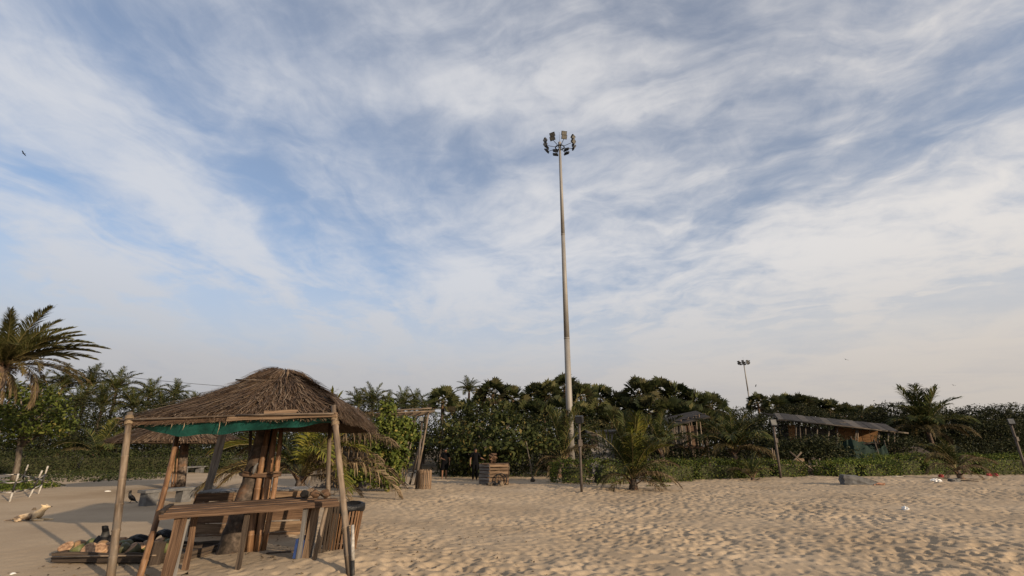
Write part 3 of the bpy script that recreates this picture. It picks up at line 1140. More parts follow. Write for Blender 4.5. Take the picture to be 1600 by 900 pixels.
SKY = 'palmyra palms along the skyline'
for px, py, Y, s, lb in [
    (692, 628, 46, 1.05, 'palmyra palm standing alone right of the pole pergola'),
    (770, 617, 46, 1.15, 'palmyra palm with ragged crown above the sea almond tree'),
    (801, 625, 47, 1.05, 'palmyra palm just right of the ragged one over the sea almond'),
    (836, 622, 50, 1.1, 'palmyra palm second left of the mast on the skyline'),
    (858, 620, 48, 1.15, 'palmyra palm nearest left of the mast below the topmost crown'),
    (882, 606, 52, 1.15, 'topmost palmyra crown half hidden behind the mast'),
    (908, 622, 48, 1.2, 'palmyra palm just right of the mast on the skyline'),
    (938, 625, 50, 1.15, 'palmyra palm second right of the mast on the skyline'),
    (964, 634, 48, 1.05, 'palmyra palm in the dip of the skyline right of the mast'),
    (1000, 617, 47, 1.2, 'palmyra palm at the left end of the hump behind the big young palm'),
    (1030, 615, 49, 1.2, 'palmyra palm on the middle of the hump behind the big young palm'),
    (1056, 622, 48, 1.15, 'palmyra palm on the right shoulder of the hump above the stilt hut'),
    (1085, 632, 47, 1.1, 'palmyra palm straight above the roof of the stilt hut'),
    (1112, 638, 47, 1.1, 'palmyra palm at the right end of the central palm grove'),
    (1184, 630, 72, 1.15, 'thin palmyra palm at the foot of the distant mast')]:
    far_palm('fan', px, py, Y, s, lb, SKY)
ORD = ['first', 'second', 'third', 'fourth', 'fifth', 'sixth', 'seventh', 'eighth', 'ninth', 'tenth', 'eleventh', 'twelfth', 'thirteenth', 'fourteenth', 'fifteenth']
for i_, (px, py, Y, s) in enumerate(sorted([(720, 648, 52, 1.1), (745, 640, 54, 1.1), (790, 650, 44, 1.0), (822, 650, 44, 1.15), (850, 655, 43, 1.1), (905, 655, 43, 1.1), (930, 652, 44, 1.15),
                     (955, 662, 43, 1.1), (985, 650, 44, 1.2), (1015, 645, 43, 1.15), (1045, 650, 44, 1.2), (1075, 655, 43, 1.1), (1100, 662, 43, 1.1), (870, 645, 45, 1.1), (1125, 665, 45, 1.0)])):
    far_palm('fan', px, py, Y, s, 'shorter palmyra palm inside the dense grove, %s of its row from the left' % ORD[i_], 'palms inside the grove')
for i_, (px, py, Y, s) in enumerate([(1212, 638, 66, 1.25), (1232, 634, 68, 1.3), (1252, 635, 66, 1.3), (1274, 638, 68, 1.2), (1296, 642, 66, 1.2), (1320, 648, 70, 1.2), (1345, 650, 72, 1.15), (1368, 650, 74, 1.15)]):
    far_palm('fan', px, py, Y, s, 'far palmyra palm above the bamboo restaurant roof, %s from the left' % ORD[i_], 'palms behind the restaurant')
FARL = 'coconut palms on the left skyline'
for px, py, Y, s, lb in [
    (62, 612, 62, 1.1, 'far coconut palm just right of the date palm trunk'),
    (98, 606, 60, 1.2, 'far coconut palm under the drooping date palm frond'),
    (138, 606, 60, 1.25, 'tallest of the far coconut palms left of the kiosk'),
    (182, 612, 60, 1.25, 'far coconut palm with full round crown left of the kiosk'),
    (232, 622, 62, 1.1, 'far coconut palm above the left slope of the kiosk roof'),
    (272, 620, 62, .95, 'smallest far coconut palm touching the kiosk roof'),
    (560, 636, 66, 1.1, 'far coconut palm directly right of the kiosk thatch'),
    (582, 632, 66, 1.2, 'far coconut palm behind the leafy creeper, beside the thatch'),
    (628, 636, 64, 1.1, 'far coconut palm above the pole pergola, left one'),
    (648, 638, 66, 1.1, 'far coconut palm above the pole pergola, right one'),
    (733, 613, 70, 1.0, 'far coconut palm peeping between the palmyra crowns')]:
    far_palm('feather', px, py, Y, s, lb, FARL)
for i_, (px, py, Y, s) in enumerate([(15, 625, 64, 1.2), (80, 632, 56, 1.1), (120, 636, 54, 1.1), (160, 636, 54, 1.15), (208, 640, 54, 1.1), (250, 645, 55, 1.1), (300, 650, 55, 1.1), (340, 660, 55, 1.1), (605, 648, 58, 1.1), (665, 650, 58, 1.1)]):
    far_palm('feather', px, py, Y, s, 'low far coconut palm deep in the left back grove, %s from the left' % ORD[i_], 'coconut palms in the back grove')


# ------------------------------------------------------------------ broadleaf trees and bushes
def tree(name, base, lobes, label, leaf, mat, per=60, clump=.22, trunks=None, per_clump=14, cat='tree', r=.14, aspect=.5, core=True, flat=.6, up=.5, limbs=7):
    base = Vector(base)
    root = thing(name, label, cat, base)
    top = Vector(lobes[0][0])
    mb = MB()
    fork = base.lerp(top, .42)
    mb.tube([base + V(0, 0, -.15), base.lerp(fork, .5) + V(.05, 0, 0), fork], [r * 1.3, r, r * .85], 9, wob=.08)
    trunk = mb.build('trunk', M['bark'], root)
    for i in range(min(limbs, len(lobes) * 2)):
        c = Vector(lobes[i % len(lobes)][0]) + Vector([random.uniform(-.4, .4) for _ in range(3)])
        l = MB()
        l.tube([fork - V(0, 0, .1), fork.lerp(c, .5) + V(random.uniform(-.2, .2), 0, .15), c], [r * .6, r * .4, r * .15], 6, wob=.06)
        l.build('limb', M['bark'], trunk)
    np_obj('crown', clumps(lobes, per, clump, leaf, per_clump, aspect=aspect, flat=flat, up=up), M[mat], root)
    return root


# sea almond behind the two people: flat tiers of big leaves
b = far(792, 33)
lob = []
for px, py, Y, rx, rz in [(790, 655, 33, 1.2, .5), (745, 672, 32, 1.6, .35), (800, 680, 31.5, 1.8, .35), (712, 692, 32, 1.3, .4), (760, 697, 30.5, 1.9, .4), (815, 697, 30.2, 1.9, .35), (845, 690, 31, 1.0, .35), (735, 712, 31.5, 1.4, .45), (790, 712, 31.2, 1.3, .35), (720, 722, 32.5, 1.2, .6), (752, 728, 32.8, 1.5, .6), (700, 668, 33, .9, .3), (690, 690, 33, 1.0, .3)]:
    c = P(px, py, Y)
    lob.append(((c.x, c.y, c.z), (rx, 1.3, rz)))
tree('sea_almond_tree', b, lob, 'spreading sea almond tree with big glossy leaves behind the two people', .30, 'leaf_almond', per=26, clump=.26, per_clump=11, r=.15, aspect=.55, limbs=14)
lob = []
for px, py, Y, rx, rz in [(760, 640, 37, 2.0, .8), (715, 660, 37, 1.5, .7), (800, 660, 37, 1.6, .8), (740, 665, 36.5, 1.6, .7), (840, 668, 36, 1.4, .9)]:
    c = P(px, py, Y)
    lob.append(((c.x, c.y, c.z), (rx, 1.4, rz)))
tree('broadleaf_tree', far(758, 37), lob, 'tall dark broadleaf tree behind the sea almond tree', .24, 'leaf_almond', per=22, clump=.3, r=.16)
# left broadleaf tree with pale leaves
lob = []
for px, py, Y, rx, rz in [(45, 618, 26, 1.3, .6), (75, 635, 26, 1.2, .6), (25, 640, 26, 1.3, .7), (60, 660, 25.6, 1.5, .6), (30, 678, 26, 1.2, .5), (85, 668, 26.5, .9, .5)]:
    c = P(px, py, Y)
    lob.append(((c.x, c.y, c.z), (rx, 1.2, rz)))
tree('broadleaf_tree', far(20, 26), lob, 'leafy light green tree beside the date palm trunk', .2, 'leaf_vine', per=34, clump=.2, r=.13)
for px, py, Y, rx, rz, lb in [(1400, 650, 46, 2.6, 1.3, 'dark round tree at the right end of the restaurant roof'),
                              (1445, 650, 50, 2.6, 1.3, 'dark tree behind the tall plumed palm'),
                              (1530, 655, 48, 3.0, 1.4, 'dark tree right of the tall plumed palm'),
                              (1575, 655, 46, 2.8, 1.5, 'rounded tree on the skyline above the right-hand lamp post'),
                              (1240, 642, 56, 2.8, .9, 'flat-topped tree between distant mast and restaurant'),
                              (1160, 655, 50, 2.2, 1.2, 'feathery tree at the foot of the distant mast'),
                              (1330, 655, 56, 3.0, .8, 'low tree behind the middle of the restaurant roof')]:
    c = P(px, py, Y)
    lob = [((c.x, c.y, c.z), (rx, 1.6, rz)), ((c.x - rx * .7, c.y - .4, c.z - rz * .7), (rx * .8, 1.5, rz * .9)), ((c.x + rx * .75, c.y - .3, c.z - rz * .6), (rx * .75, 1.5, rz)), ((c.x, c.y - .6, c.z - rz * 1.6), (rx * 1.1, 1.5, rz))]
    tree('broadleaf_tree', (c.x, c.y, 0), lob, lb, .16, 'leaf_wood', per=75, clump=.16, r=.2)

# creeper over the wall right of the kiosk
lob = []
for px, py, Y, rx, rz in [(604, 640, 23, .35, .45), (600, 665, 22.8, .6, .5), (620, 690, 22.6, .65, .6), (590, 692, 22.8, .6, .6), (606, 720, 22.4, .85, .6), (626, 715, 22.6, .45, .5), (598, 745, 22.2, .7, .45), (630, 660, 23, .5, .35), (642, 680, 23, .3, .5), (572, 735, 22.5, .45, .5), (546, 748, 22.2, .35, .35), (568, 690, 23, .4, .3), (612, 752, 22, .4, .25)]:
    c = P(px, py, Y)
    lob.append(((c.x, c.y, c.z), (rx, .5, rz)))
b = G(606, 760)
cr = thing('creeper', 'bright green leafy creeper climbing the wall behind the kiosk', 'creeper', b)
np_obj('foliage', clumps(lob, 150, .14, .15, 11, inner=.3, aspect=.75, up=.25), M['leaf_vine'], cr)
for i in range(9):
    mb = MB()
    x = b.x + random.uniform(-.8, .8)
    mb.tube([V(x, b.y, -.05), V(x + random.uniform(-.2, .2), b.y + .1, 1.2), V(b.x + random.uniform(-.4, .4), b.y + .15, random.uniform(2, 3.4))], [.025, .018, .008], 5)
    mb.build('stem', M['bark'], cr)

# masses of undergrowth nobody could count
def mass(name, label, spots, leaf, mat, per, clump=.3, per_clump=12):
    lob = []
    for px, py, Y, rx, rz in spots:
        c = P(px, py, Y)
        lob.append(((c.x, c.y, max(c.z, rz * .6)), (rx, 1.3, rz)))
    o = np_obj(name, clumps(lob, per, clump, leaf, per_clump), M[mat])
    tag(o, label, 'undergrowth', kind='stuff')
    return o


sp = [(x + random.uniform(-9, 9), random.uniform(660, 712), random.uniform(38, 45), random.uniform(1.5, 2.3), random.uniform(.8, 1.5)) for x in range(640, 1290, 17)]
sp += [(x + random.uniform(-9, 9), random.uniform(700, 722), random.uniform(33.5, 37.5), random.uniform(1.0, 1.6), random.uniform(.5, .9)) for x in list(range(850, 1230, 22))]
sp += [(x + random.uniform(-8, 8), random.uniform(716, 732), random.uniform(34.2, 36), random.uniform(.9, 1.3), random.uniform(.5, .8)) for x in range(705, 880, 13)]
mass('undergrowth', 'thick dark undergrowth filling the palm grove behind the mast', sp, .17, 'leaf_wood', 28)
sp = [(x + random.uniform(-9, 9), random.uniform(664, 715), random.uniform(42, 50), random.uniform(1.6, 2.4), random.uniform(.9, 1.5)) for x in range(1290, 1680, 15)]
sp += [(x + random.uniform(-8, 8), random.uniform(690, 722), random.uniform(37.5, 40), random.uniform(1.2, 1.8), random.uniform(.6, 1.0)) for x in range(1395, 1680, 16)]
sp += [(x + random.uniform(-6, 6), random.uniform(688, 700), random.uniform(36.4, 37), random.uniform(.8, 1.2), random.uniform(.5, .8)) for x in list(range(1222, 1312, 11)) + [1388, 1396, 1404, 1412]]
sp += [(x + random.uniform(-8, 8), random.uniform(695, 722), random.uniform(34.5, 36), random.uniform(.9, 1.3), random.uniform(.5, .9)) for x in range(1215, 1320, 13)]
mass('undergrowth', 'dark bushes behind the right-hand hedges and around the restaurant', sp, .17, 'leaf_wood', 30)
sp = [(x + random.uniform(-9, 9), random.uniform(632, 702), random.uniform(42, 52), random.uniform(1.7, 2.4), random.uniform(.9, 1.5)) for x in range(-60, 660, 11)]
sp += [(x + random.uniform(-9, 9), random.uniform(688, 703), random.uniform(41, 44), 1.6, .8) for x in range(-60, 660, 14)]
sp += [(x + random.uniform(-9, 9), random.uniform(622, 668), random.uniform(50, 57), 2.2, 1.3) for x in range(-60, 340, 12)]
mass('undergrowth', 'dark bushes under the far coconut palms at left', sp, .18, 'leaf_wood', 24)
# closing the view between the trunks far behind
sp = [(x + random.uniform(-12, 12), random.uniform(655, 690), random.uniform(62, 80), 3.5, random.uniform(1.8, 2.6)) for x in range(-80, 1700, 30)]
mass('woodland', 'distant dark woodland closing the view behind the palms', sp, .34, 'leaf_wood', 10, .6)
sp = [(x + random.uniform(-9, 9), random.uniform(682, 704), random.uniform(50, 56), 2.4, 1.2) for x in range(640, 1700, 17)]
mass('undergrowth', 'dark low scrub far behind the restaurant and the huts', sp, .24, 'leaf_wood', 16, .35)
# ground cover by the lane and along the foot of the hedges
def cover(label, pts, n, h, leaf=.09, mat='leaf_scrub'):
    P_ = []
    for c, rx, ry in pts:
        k = int(n * rx * ry)
        a = rng.uniform(0, 2 * math.pi, k)
        r_ = np.sqrt(rng.uniform(0, 1, k))
        x, y = c[0] + np.cos(a) * r_ * rx, c[1] + np.sin(a) * r_ * ry
        z = mound(x, y) + rng.uniform(.0, 1, k) * h * (1.05 - r_ ** 2)
        P_.append(np.stack([x, y, z], 1))
    P_ = np.concatenate(P_)
    nn = np.tile([0, -.2, 1.0], (len(P_), 1))
    o = np_obj('ground_cover', leaf_arrays(P_, nn, np.full(len(P_), leaf), .5), M[mat])
    return tag(o, label, 'ground cover', kind='stuff')


cover('low green creeper spreading over the sand below the left hedge', [(G(150, 747), 3.2, 3.4), (G(205, 748), 1.8, 2.6), (G(110, 743), 2.2, 4), (G(60, 738), 4, 3.5), (G(230, 741), 2, 3)], 130, .35, .13)
cover('low green plants inside the black and white painted fence', [(G(5, 765), 1.6, 2.2), (G(35, 762), 1.3, 1.8), (G(-30, 765), 2, 2.5)], 260, .35, .11, 'leaf_hedge')
cover('grass and weeds behind the two people', [(far(722, 33.5), 1.6, 1.6), (far(760, 33), 1.6, 1.5), (far(820, 33.5), 2.2, 1.3), (far(700, 35), 1.2, 1.5)], 200, .35, .13)
cover('weeds spilling from the foot of the hedges right of the mast', [(G(1065, 752), .8, .5), (G(1030, 760), .6, .4), (G(1180, 746), .6, .4)], 260, .3, .13, 'leaf_hedge')
cover('dead leaves and litter along the foot of the creeper wall', [(G(560, 762), 1.4, .3), (G(610, 764), 1.2, .25)], 300, .05, .08, 'leaf_dry')

# ================================================================== OBJECTS
def bamboo(p0, p1, r, parent, name='post', mat='bamboo', nodes=True, sag=0.0, gap=.34):
    """a bamboo pole with swollen nodes"""
    p0, p1 = Vector(p0), Vector(p1)
    L = (p1 - p0).length
    n = max(2, int(L / gap)) if nodes else 2
    pts, rad = [], []
    bend = Vector((random.uniform(-1, 1), random.uniform(-1, 1), 0)) * (L * .017)
    for i in range(n + 1):
        t = i / n
        c = p0.lerp(p1, t) + bend * math.sin(math.pi * t) - Vector((0, 0, sag * math.sin(math.pi * t)))
        rr = r * (1.08 - .16 * t)
        if nodes and 0 < i < n:
            e = .012 / L
            for dt, k in ((-e * 1.2, 1.0), (0, 1.17), (e * 1.2, 1.0)):
                q = t + dt
                pts.append(p0.lerp(p1, q) + bend * math.sin(math.pi * q) - Vector((0, 0, sag * math.sin(math.pi * q))))
                rad.append(rr * k)
        else:
            pts.append(c)
            rad.append(rr)
    mb = MB()
    mb.tube(pts, rad, 8, wob=.035)
    return mb.build(name, M[mat], parent)


def plank(p0, p1, w, t, parent, name='plank', mat='plank_brown', face=(0, 0, 1), seg=4, wob=.007, taper=0):
    mb = MB()
    mb.board(p0, p1, w, t, face, seg=seg, wob=wob, taper=taper)
    return mb.build(name, M[mat], parent)


def lashing(p, axis, r, parent, h=.06, mat='rope'):
    """a few turns of rope round a post"""
    axis = Vector(axis).normalized()
    a = axis.orthogonal().normalized()
    b = axis.cross(a)
    pts = []
    turns = 4
    for i in range(turns * 9):
        an = 2 * math.pi * i / 9
        pts.append(Vector(p) + a * math.cos(an) * r + b * math.sin(an) * r + axis * (h * (i / (turns * 9) - .5)))
    mb = MB()
    mb.tube(pts, .009, 5)
    return mb.build('lashing', M[mat], parent)


def gl(p, dz=0.0):
    """drop a point onto the sand"""
    return Vector((p[0], p[1], gz(p[0], p[1]) + dz))


# ------------------------------------------------------------------ the thatched kiosk
kb = gl((-4.6, 9.3))
kiosk = thing('thatched_kiosk', 'open thatched beach kiosk with green shade cloth on leaning trunk and bamboo posts', 'kiosk', kb)
A = P(200, 657, 8.35)
B = P(524, 647, 8.05)
C_ = P(582, 669, 10.6)
D_ = Vector((A.x - .1, 11.0, C_.z + .05))
AP0 = P(432, 579, 9.75)
AP1 = P(448, 581, 9.65)


def roof_pt(e0, e1, a0, a1, u, s, bulge):
    """u along the eave, s from the ridge (0) to the eave (1) and beyond"""
    e = e0.lerp(e1, u)
    a = a0.lerp(a1, u)
    p = a.lerp(e, s)
    bulge = bulge[0] + (bulge[1] - bulge[0]) * u if isinstance(bulge, tuple) else bulge
    p.z += bulge * math.sin(math.pi * min(s, 1)) + .05 * math.sin(u * 9 + s * 3) * min(s, 1) * .4
    return p


FACES = [(A, B, AP0, AP1, (-.06, .03)), (B, C_, AP1, AP1, (.03, .10)), (C_, D_, AP1, AP0, (.10, .0)), (D_, A, AP0, AP0, (.0, -.06))]
mb = MB()
for (e0, e1, a0, a1, bl) in FACES:          # underlay of woven palm leaf, with thickness
    nu, ns = 12, 8
    top = [[roof_pt(e0, e1, a0, a1, i / nu, j / ns, bl) - Vector((0, 0, .03)) for j in range(ns + 1)] for i in range(nu + 1)]
    for lay, dz in ((0, 0), (1, -.06)):
        vs = [p + Vector((0, 0, dz)) for rw in top for p in rw]
        fs = [(i * (ns + 1) + j, (i + 1) * (ns + 1) + j, (i + 1) * (ns + 1) + j + 1, i * (ns + 1) + j + 1) for i in range(nu) for j in range(ns)]
        mb.add(vs, fs)
roof = mb.build('roof', M['thatch_under'], kiosk)


def straw_arrays(N, faces, w=.011, lmin=.25, lmax=.75, over=.16, bias=1.0):
    vs = np.zeros((N, 8, 3))
    for i in range(N):
        fi = random.choices(range(len(faces)), weights=[(f[0] - f[1]).length + .3 for f in faces])[0]
        e0, e1, a0, a1, bl = faces[fi]
        u = random.random()
        run = (e0.lerp(e1, u) - a0.lerp(a1, u)).length
        s0 = (random.random() ** .75) * .97
        if random.random() < .12:
            s0 = random.uniform(.86, 1.0)
        l = random.uniform(lmin, lmax) / run
        s1 = min(s0 + l, 1 + over * random.random() / run)
        if s1 - s0 < .06:
            s0 = s1 - .12
        du = random.gauss(0, .035)
        lift = random.random() ** 3 * .085 + .022 * (math.sin(u * 41 + s0 * 5) * math.sin(s0 * 17 + u * 11) > .1)
        for k in range(4):
            q = k / 3
            s = s0 + (s1 - s0) * q
            p = roof_pt(e0, e1, a0, a1, min(max(u + du * q, 0), 1), s, bl)
            p.z += .004 + lift * (.5 + q) + (-.25 * (s - 1) * run if s > 1 else 0) * .9
            p.z += random.uniform(-.004, .004)
            d = (e0 - e1).normalized() * (w * random.uniform(.5, 1.2) * (1 - .55 * q))
            vs[i, k * 2] = p + d
            vs[i, k * 2 + 1] = p - d
    b_ = (np.arange(N) * 8)[:, None]
    f = np.concatenate([b_ + np.array([0, 1, 3, 2]), b_ + np.array([2, 3, 5, 4]), b_ + np.array([4, 5, 7, 6])])
    return vs.reshape(-1, 3), f


o = np_obj('thatch', straw_arrays(17000, FACES, .012), M['thatch'], roof)
o['kind'] = 'stuff'
# shaggy bundle on the ridge and tufts hanging at the right-hand eave
cap = []
CAPF = [(AP0 + V(-.42, -.36, -.27), AP1 + V(.2, -.42, -.27), AP0 + V(0, 0, .05), AP1 + V(0, 0, .03), .03), (AP1 + V(.2, -.42, -.27), AP1 + V(.5, .28, -.27), AP1 + V(0, 0, .03), AP1 + V(0, .05, .03), .06), (AP1 + V(.5, .28, -.27), AP0 + V(-.3, .5, -.3), AP1 + V(0, .05, .03), AP0 + V(0, .05, .04), .06), (AP0 + V(-.3, .5, -.3), AP0 + V(-.42, -.36, -.27), AP0 + V(0, .05, .04), AP0 + V(0, 0, .035), .04)]
o = np_obj('ridge_cap', straw_arrays(3200, CAPF, .011, .25, .6, .12), M['thatch'], roof)
o['kind'] = 'stuff'
EAVE = [(B + V(.02, 0, .02), C_ + V(.03, 0, 0), B.lerp(AP1, .25) + V(0, 0, .16), C_.lerp(AP1, .25) + V(0, 0, .16), .03)]
o = np_obj('eave_fringe', straw_arrays(2600, EAVE, .012, .3, .6, .2), M['thatch'], roof)
o['kind'] = 'stuff'
bamboo(AP0 + V(-.55, -.42, -.24), AP1 + V(.35, -.45, -.24), .014, kiosk, 'thatch_batten', 'bamboo')
# front beam, two battens
plank(A + V(.02, -.05, -.05), A.lerp(B, .52) + V(0, -.06, -.035), .075, .03, kiosk, 'beam', 'plank_brown', face=(0, -1, .2), seg=6)
plank(A.lerp(B, .5) + V(0, -.095, -.03), B + V(.05, -.09, -.02), .075, .03, kiosk, 'beam', 'plank_pale', face=(0, -1, .2), seg=6)
bamboo(A + V(-.05, -.09, .0), A.lerp(B, .62) + V(0, -.10, .015), .014, kiosk, 'batten')
bamboo(A.lerp(B, .55) + V(0, -.12, .02), B + V(.02, -.13, .0), .016, kiosk, 'batten')
plank(A.lerp(B, .68) + V(0, -.10, .05), A.lerp(B, .83) + V(0, -.10, .055), .055, .02, kiosk, 'roof_board', 'plank_pale', face=(0, -1, .2))
bamboo(B + V(.03, -.08, -.03), C_ + V(.02, .0, -.04), .03, kiosk, 'eave_pole', 'bamboo')
bamboo(A + V(0, 0, -.08), D_ + V(0, 0, -.08), .03, kiosk, 'eave_pole', 'bamboo')
bamboo(D_ + V(-.1, 0, -.08), C_ + V(.1, 0, -.06), .03, kiosk, 'eave_pole', 'bamboo')
for t in (.12, .3, .5, .7, .88):
    bamboo(A.lerp(B, t) + V(0, 0, -.10), AP0.lerp(AP1, t) + V(0, 0, -.13), .018, kiosk, 'rafter', 'bamboo', False)
# green shade cloth sagging below the beam
nu, ns = 48, 7
random.seed(5)
ph = [random.uniform(0, 6) for _ in range(4)]
vs, fs = [], []
for lay in (0, 1):
    for i in range(nu + 1):
        u = i / nu
        drop = .075 + .135 * smooth01(u, .02, .28) + .045 * math.sin(u * 5 + .4) - .05 * smooth01(u, .75, 1.0)
        for j in range(ns + 1):
            s = j / ns
            p = A.lerp(B, .015 + .965 * u) + V(0, -.03, -.055)
            p.y += .09 * s + .03 * math.sin(u * 21 + ph[0] + s * 2) * s + .015 * math.sin(u * 47 + ph[1])
            p.z -= drop * s - .045 * s * s + .012 * math.sin(u * 33 + ph[2]) * s + .02 * abs(math.sin(u * 9.5)) * (s > .9)
            if lay:
                p += V(0, .006, .001)
            vs.append(p)
n1 = (nu + 1) * (ns + 1)
for lay in (0, 1):
    for i in range(nu):
        for j in range(ns):
            q = lay * n1 + i * (ns + 1) + j
            fs.append((q, q + ns + 1, q + ns + 2, q + 1))
mb = MB()
mb.add(vs, fs, smooth=True)
mb.build('shade_cloth', M['green_cloth'], kiosk)
for u, l in ((.30, .12), (.47, .2), (.5, .08), (.24, .1)):
    p = A.lerp(B, u) + V(0, -.085, -.07)
    mb = MB()
    mb.tube([p, p + V(.01, -.01, -l * .5), p + V(-.01, 0, -l)], [.006, .005, .003], 5)
    mb.build('rope_end', M['rope'], kiosk)
# posts
def kpost(pb, pt, r, mat='bamboo'):
    return bamboo(pb, pt, r, kiosk, 'post', mat)


pb = gl(P(168, 930, 7.75), -.1)
pt = P(203, 645, 8.3)
kpost(pb, pt, .052)
for t in (.93, .965):
    lashing(pb.lerp(pt, t), pt - pb, .058, kiosk)
mb = MB()
p = pb.lerp(pt, .955)
mb.tube([p, p + V(-.12, .02, .0), p + V(-.2, .0, .025), p + V(-.3, .02, -.01)], [.012, .012, .01, .004], 5)
mb.build('rope_end', M['rope'], kiosk)
pb = gl(P(214, 915, 7.65), -.1)
kpost(pb, P(279, 672, 8.9), .042, 'bamboo_warm')
pb = gl(P(549, 922, 7.6), -.1)
pt = P(521, 634, 8.05)
kpost(pb, pt, .048)
lashing(pb.lerp(pt, .92), pt - pb, .055, kiosk)
lashing(pb.lerp(pt, .885), pt - pb, .055, kiosk)
lashing(pb.lerp(pt, .27), pt - pb, .06, kiosk, .09)
q0 = pb + V(.03, -.05, 0)
q1 = P(551, 820, 7.6)
mb = MB()
mb.tube([q0, q0.lerp(q1, .40)], .026, 8)
mb.build('black_painted_stake', M['black_paint'], kiosk)
mb = MB()
mb.tube([q0.lerp(q1, .40), q0.lerp(q1, .7), q1], [.026, .025, .022], 8)
mb.build('white_painted_stake', M['white_paint'], kiosk)
bamboo(pb + V(-.05, .02, 0), pb.lerp(pt, .3) + V(-.05, .03, 0), .018, kiosk, 'brace', 'bamboo')
kpost(gl(P(516, 862, 9.0), -.1), P(516, 662, 9.4), .042)
kpost(gl(P(506, 838, 9.9), -.1), P(516, 664, 10.4), .035)
kpost(gl(P(384, 840, 10.9), -.1), P(392, 668, 10.6), .035, 'plank_dark')
mb = MB()
mb.board(gl(P(318, 772, 12.2), 0), P(350, 672, 10.8), .16, .05, (0, -1, 0), seg=4, wob=.01)
mb.board(gl(P(318, 772, 12.2), -.9), gl(P(318, 772, 12.2), .02), .16, .052, (0, -1, 0), seg=2, wob=.002)
mb.build('post', M['plank_grey'], kiosk)
# coconut trunk and the sheaf of bamboo strapped to it
tb, tt = gl(P(352, 868, 9.25), -.2), P(416, 668, 9.7)
mb = MB()
pts, rad = [], []
for i in range(15):
    t = i / 14
    q = tb.lerp(tt, t) + V(.04 * math.sin(t * 3), 0, 0)
    pts.append(q)
    rad.append((.205 - .06 * t) * random.uniform(.95, 1.06))
mb.tube(pts, rad, 14, wob=.07)
mb.build('trunk', M['palm_bark'], kiosk)
k = 0
for dx, dy, r in [(.0, 0, .05), (.10, -.05, .055), (.20, -.02, .052), (.06, .1, .05), (.15, .08, .05), (.27, .05, .045)]:
    q0 = gl(P(383, 866, 9.3), -.1) + V(dx, dy, 0)
    q1 = P(413, 666, 9.6) + V(dx * 1.15, dy, 0)
    bamboo(q0, q1, r, kiosk, 'bamboo_pole', 'bamboo_warm')
mb = MB()
q = tb.lerp(tt, .64)
mb.tube([q + V(-.19, -.08, .0), q + V(-.05, -.2, -.02), q + V(.2, -.22, -.03), q + V(.48, -.15, -.03), q + V(.54, .0, -.02)], [(.010, .03)] * 5, 8, up=(0, 0, 1))
mb.tube([q + V(-.19, -.08, .07), q + V(-.05, -.2, .035), q + V(.2, -.225, -.005), q + V(.48, -.155, .03), q + V(.54, .0, .02)], [(.009, .014)] * 5, 8, up=(0, 0, 1))
mb.build('strap', M['plank_brown'], kiosk)
mb = MB()
q = q + V(.16, -.28, .06)
mb.tube([q + V(0, 0, -.06), q + V(.01, -.01, 0), q + V(.02, 0, .08), q + V(.05, .02, .13)], [.012, .025, .02, .01], 7, wob=.3)
mb.build('rag', M['concrete'], kiosk)

# ------------------------------------------------------------------ front counter
cl0 = P(250, 806, 7.35)
cr0 = P(529, 785, 8.35)
ax = (cr0 - cl0).normalized()
dp = Vector((-ax.y, ax.x, 0)).normalized()
ct = thing('counter_table', 'rough brown plank serving counter standing on odd board legs in front', 'table', gl(cl0))
for i, (o0, w, dz) in enumerate([(.10, .19, .0), (.30, .19, .012), (.50, .19, .022), (.69, .17, .03)]):
    q0 = cl0 + dp * o0 + V(0, 0, dz + .015) + ax * (.02 if i else .05)
    q1 = cr0 + dp * o0 + V(0, 0, dz + .01) - ax * (.0 if i < 2 else .15 * i)
    plank(q0, q1, w, .028, ct, 'tabletop_board', 'plank_brown', seg=8, wob=.004)
plank(cl0 + V(0, 0, -.02), cr0 + V(0, 0, -.025), .068, .035, ct, 'front_rail', 'plank_brown', face=(0, -1, 0), seg=10, wob=.005)
plank(cl0 + dp * .0 + V(0, 0, .045), cl0 + dp * .8 + V(0, 0, .06), .07, .045, ct, 'end_batten', 'plank_dark', seg=3)
plank(cl0 + dp * .77 + V(0, 0, -.02), cr0 + dp * .72 + V(0, 0, -.03), .08, .04, ct, 'back_rail', 'plank_brown', face=(0, -1, 0), seg=8)
# legs, each a different off-cut
def cleg(t, d, w, th, mat, splay=(0, 0), face=(0, -1, 0), r=None, name='leg'):
    top = cl0.lerp(cr0, t) + dp * d + V(0, 0, -.045)
    bot = gl(top + V(splay[0], splay[1], 0), -.12)
    if r:
        return bamboo(bot, top, r, ct, name, mat)
    return plank(bot, top, w, th, ct, name, mat, face=face, seg=4, wob=.006)


cleg(.105, .07, .15, .045, 'plank_brown', (-.02, -.05))
cleg(.135, .12, .05, .035, 'plank_grey', (-.03, -.02), face=(1, -.4, 0))
cleg(.46, .12, .055, .05, 'plank_dark', (-.02, 0))
cleg(.80, .10, .07, .03, 'plank_grey', (-.03, .02))
cleg(.835, .22, .05, .04, 'plank_brown', (-.04, .1))
cleg(.865, .09, .12, .035, 'plank_pale', (-.08, -.02))
cleg(.885, .16, .03, .03, 'plank_grey', (-.05, .0))
cleg(.93, .05, 0, 0, 'bamboo', (-.07, -.12), r=.034)
cleg(.15, .70, .07, .05, 'plank_brown')
cleg(.85, .66, .07, .05, 'plank_brown')
for i in range(5):
    cleg(.94 + .021 * i, .30 + .02 * i, .03, .02, 'plank_dark', (-.04, .02), name='slat')

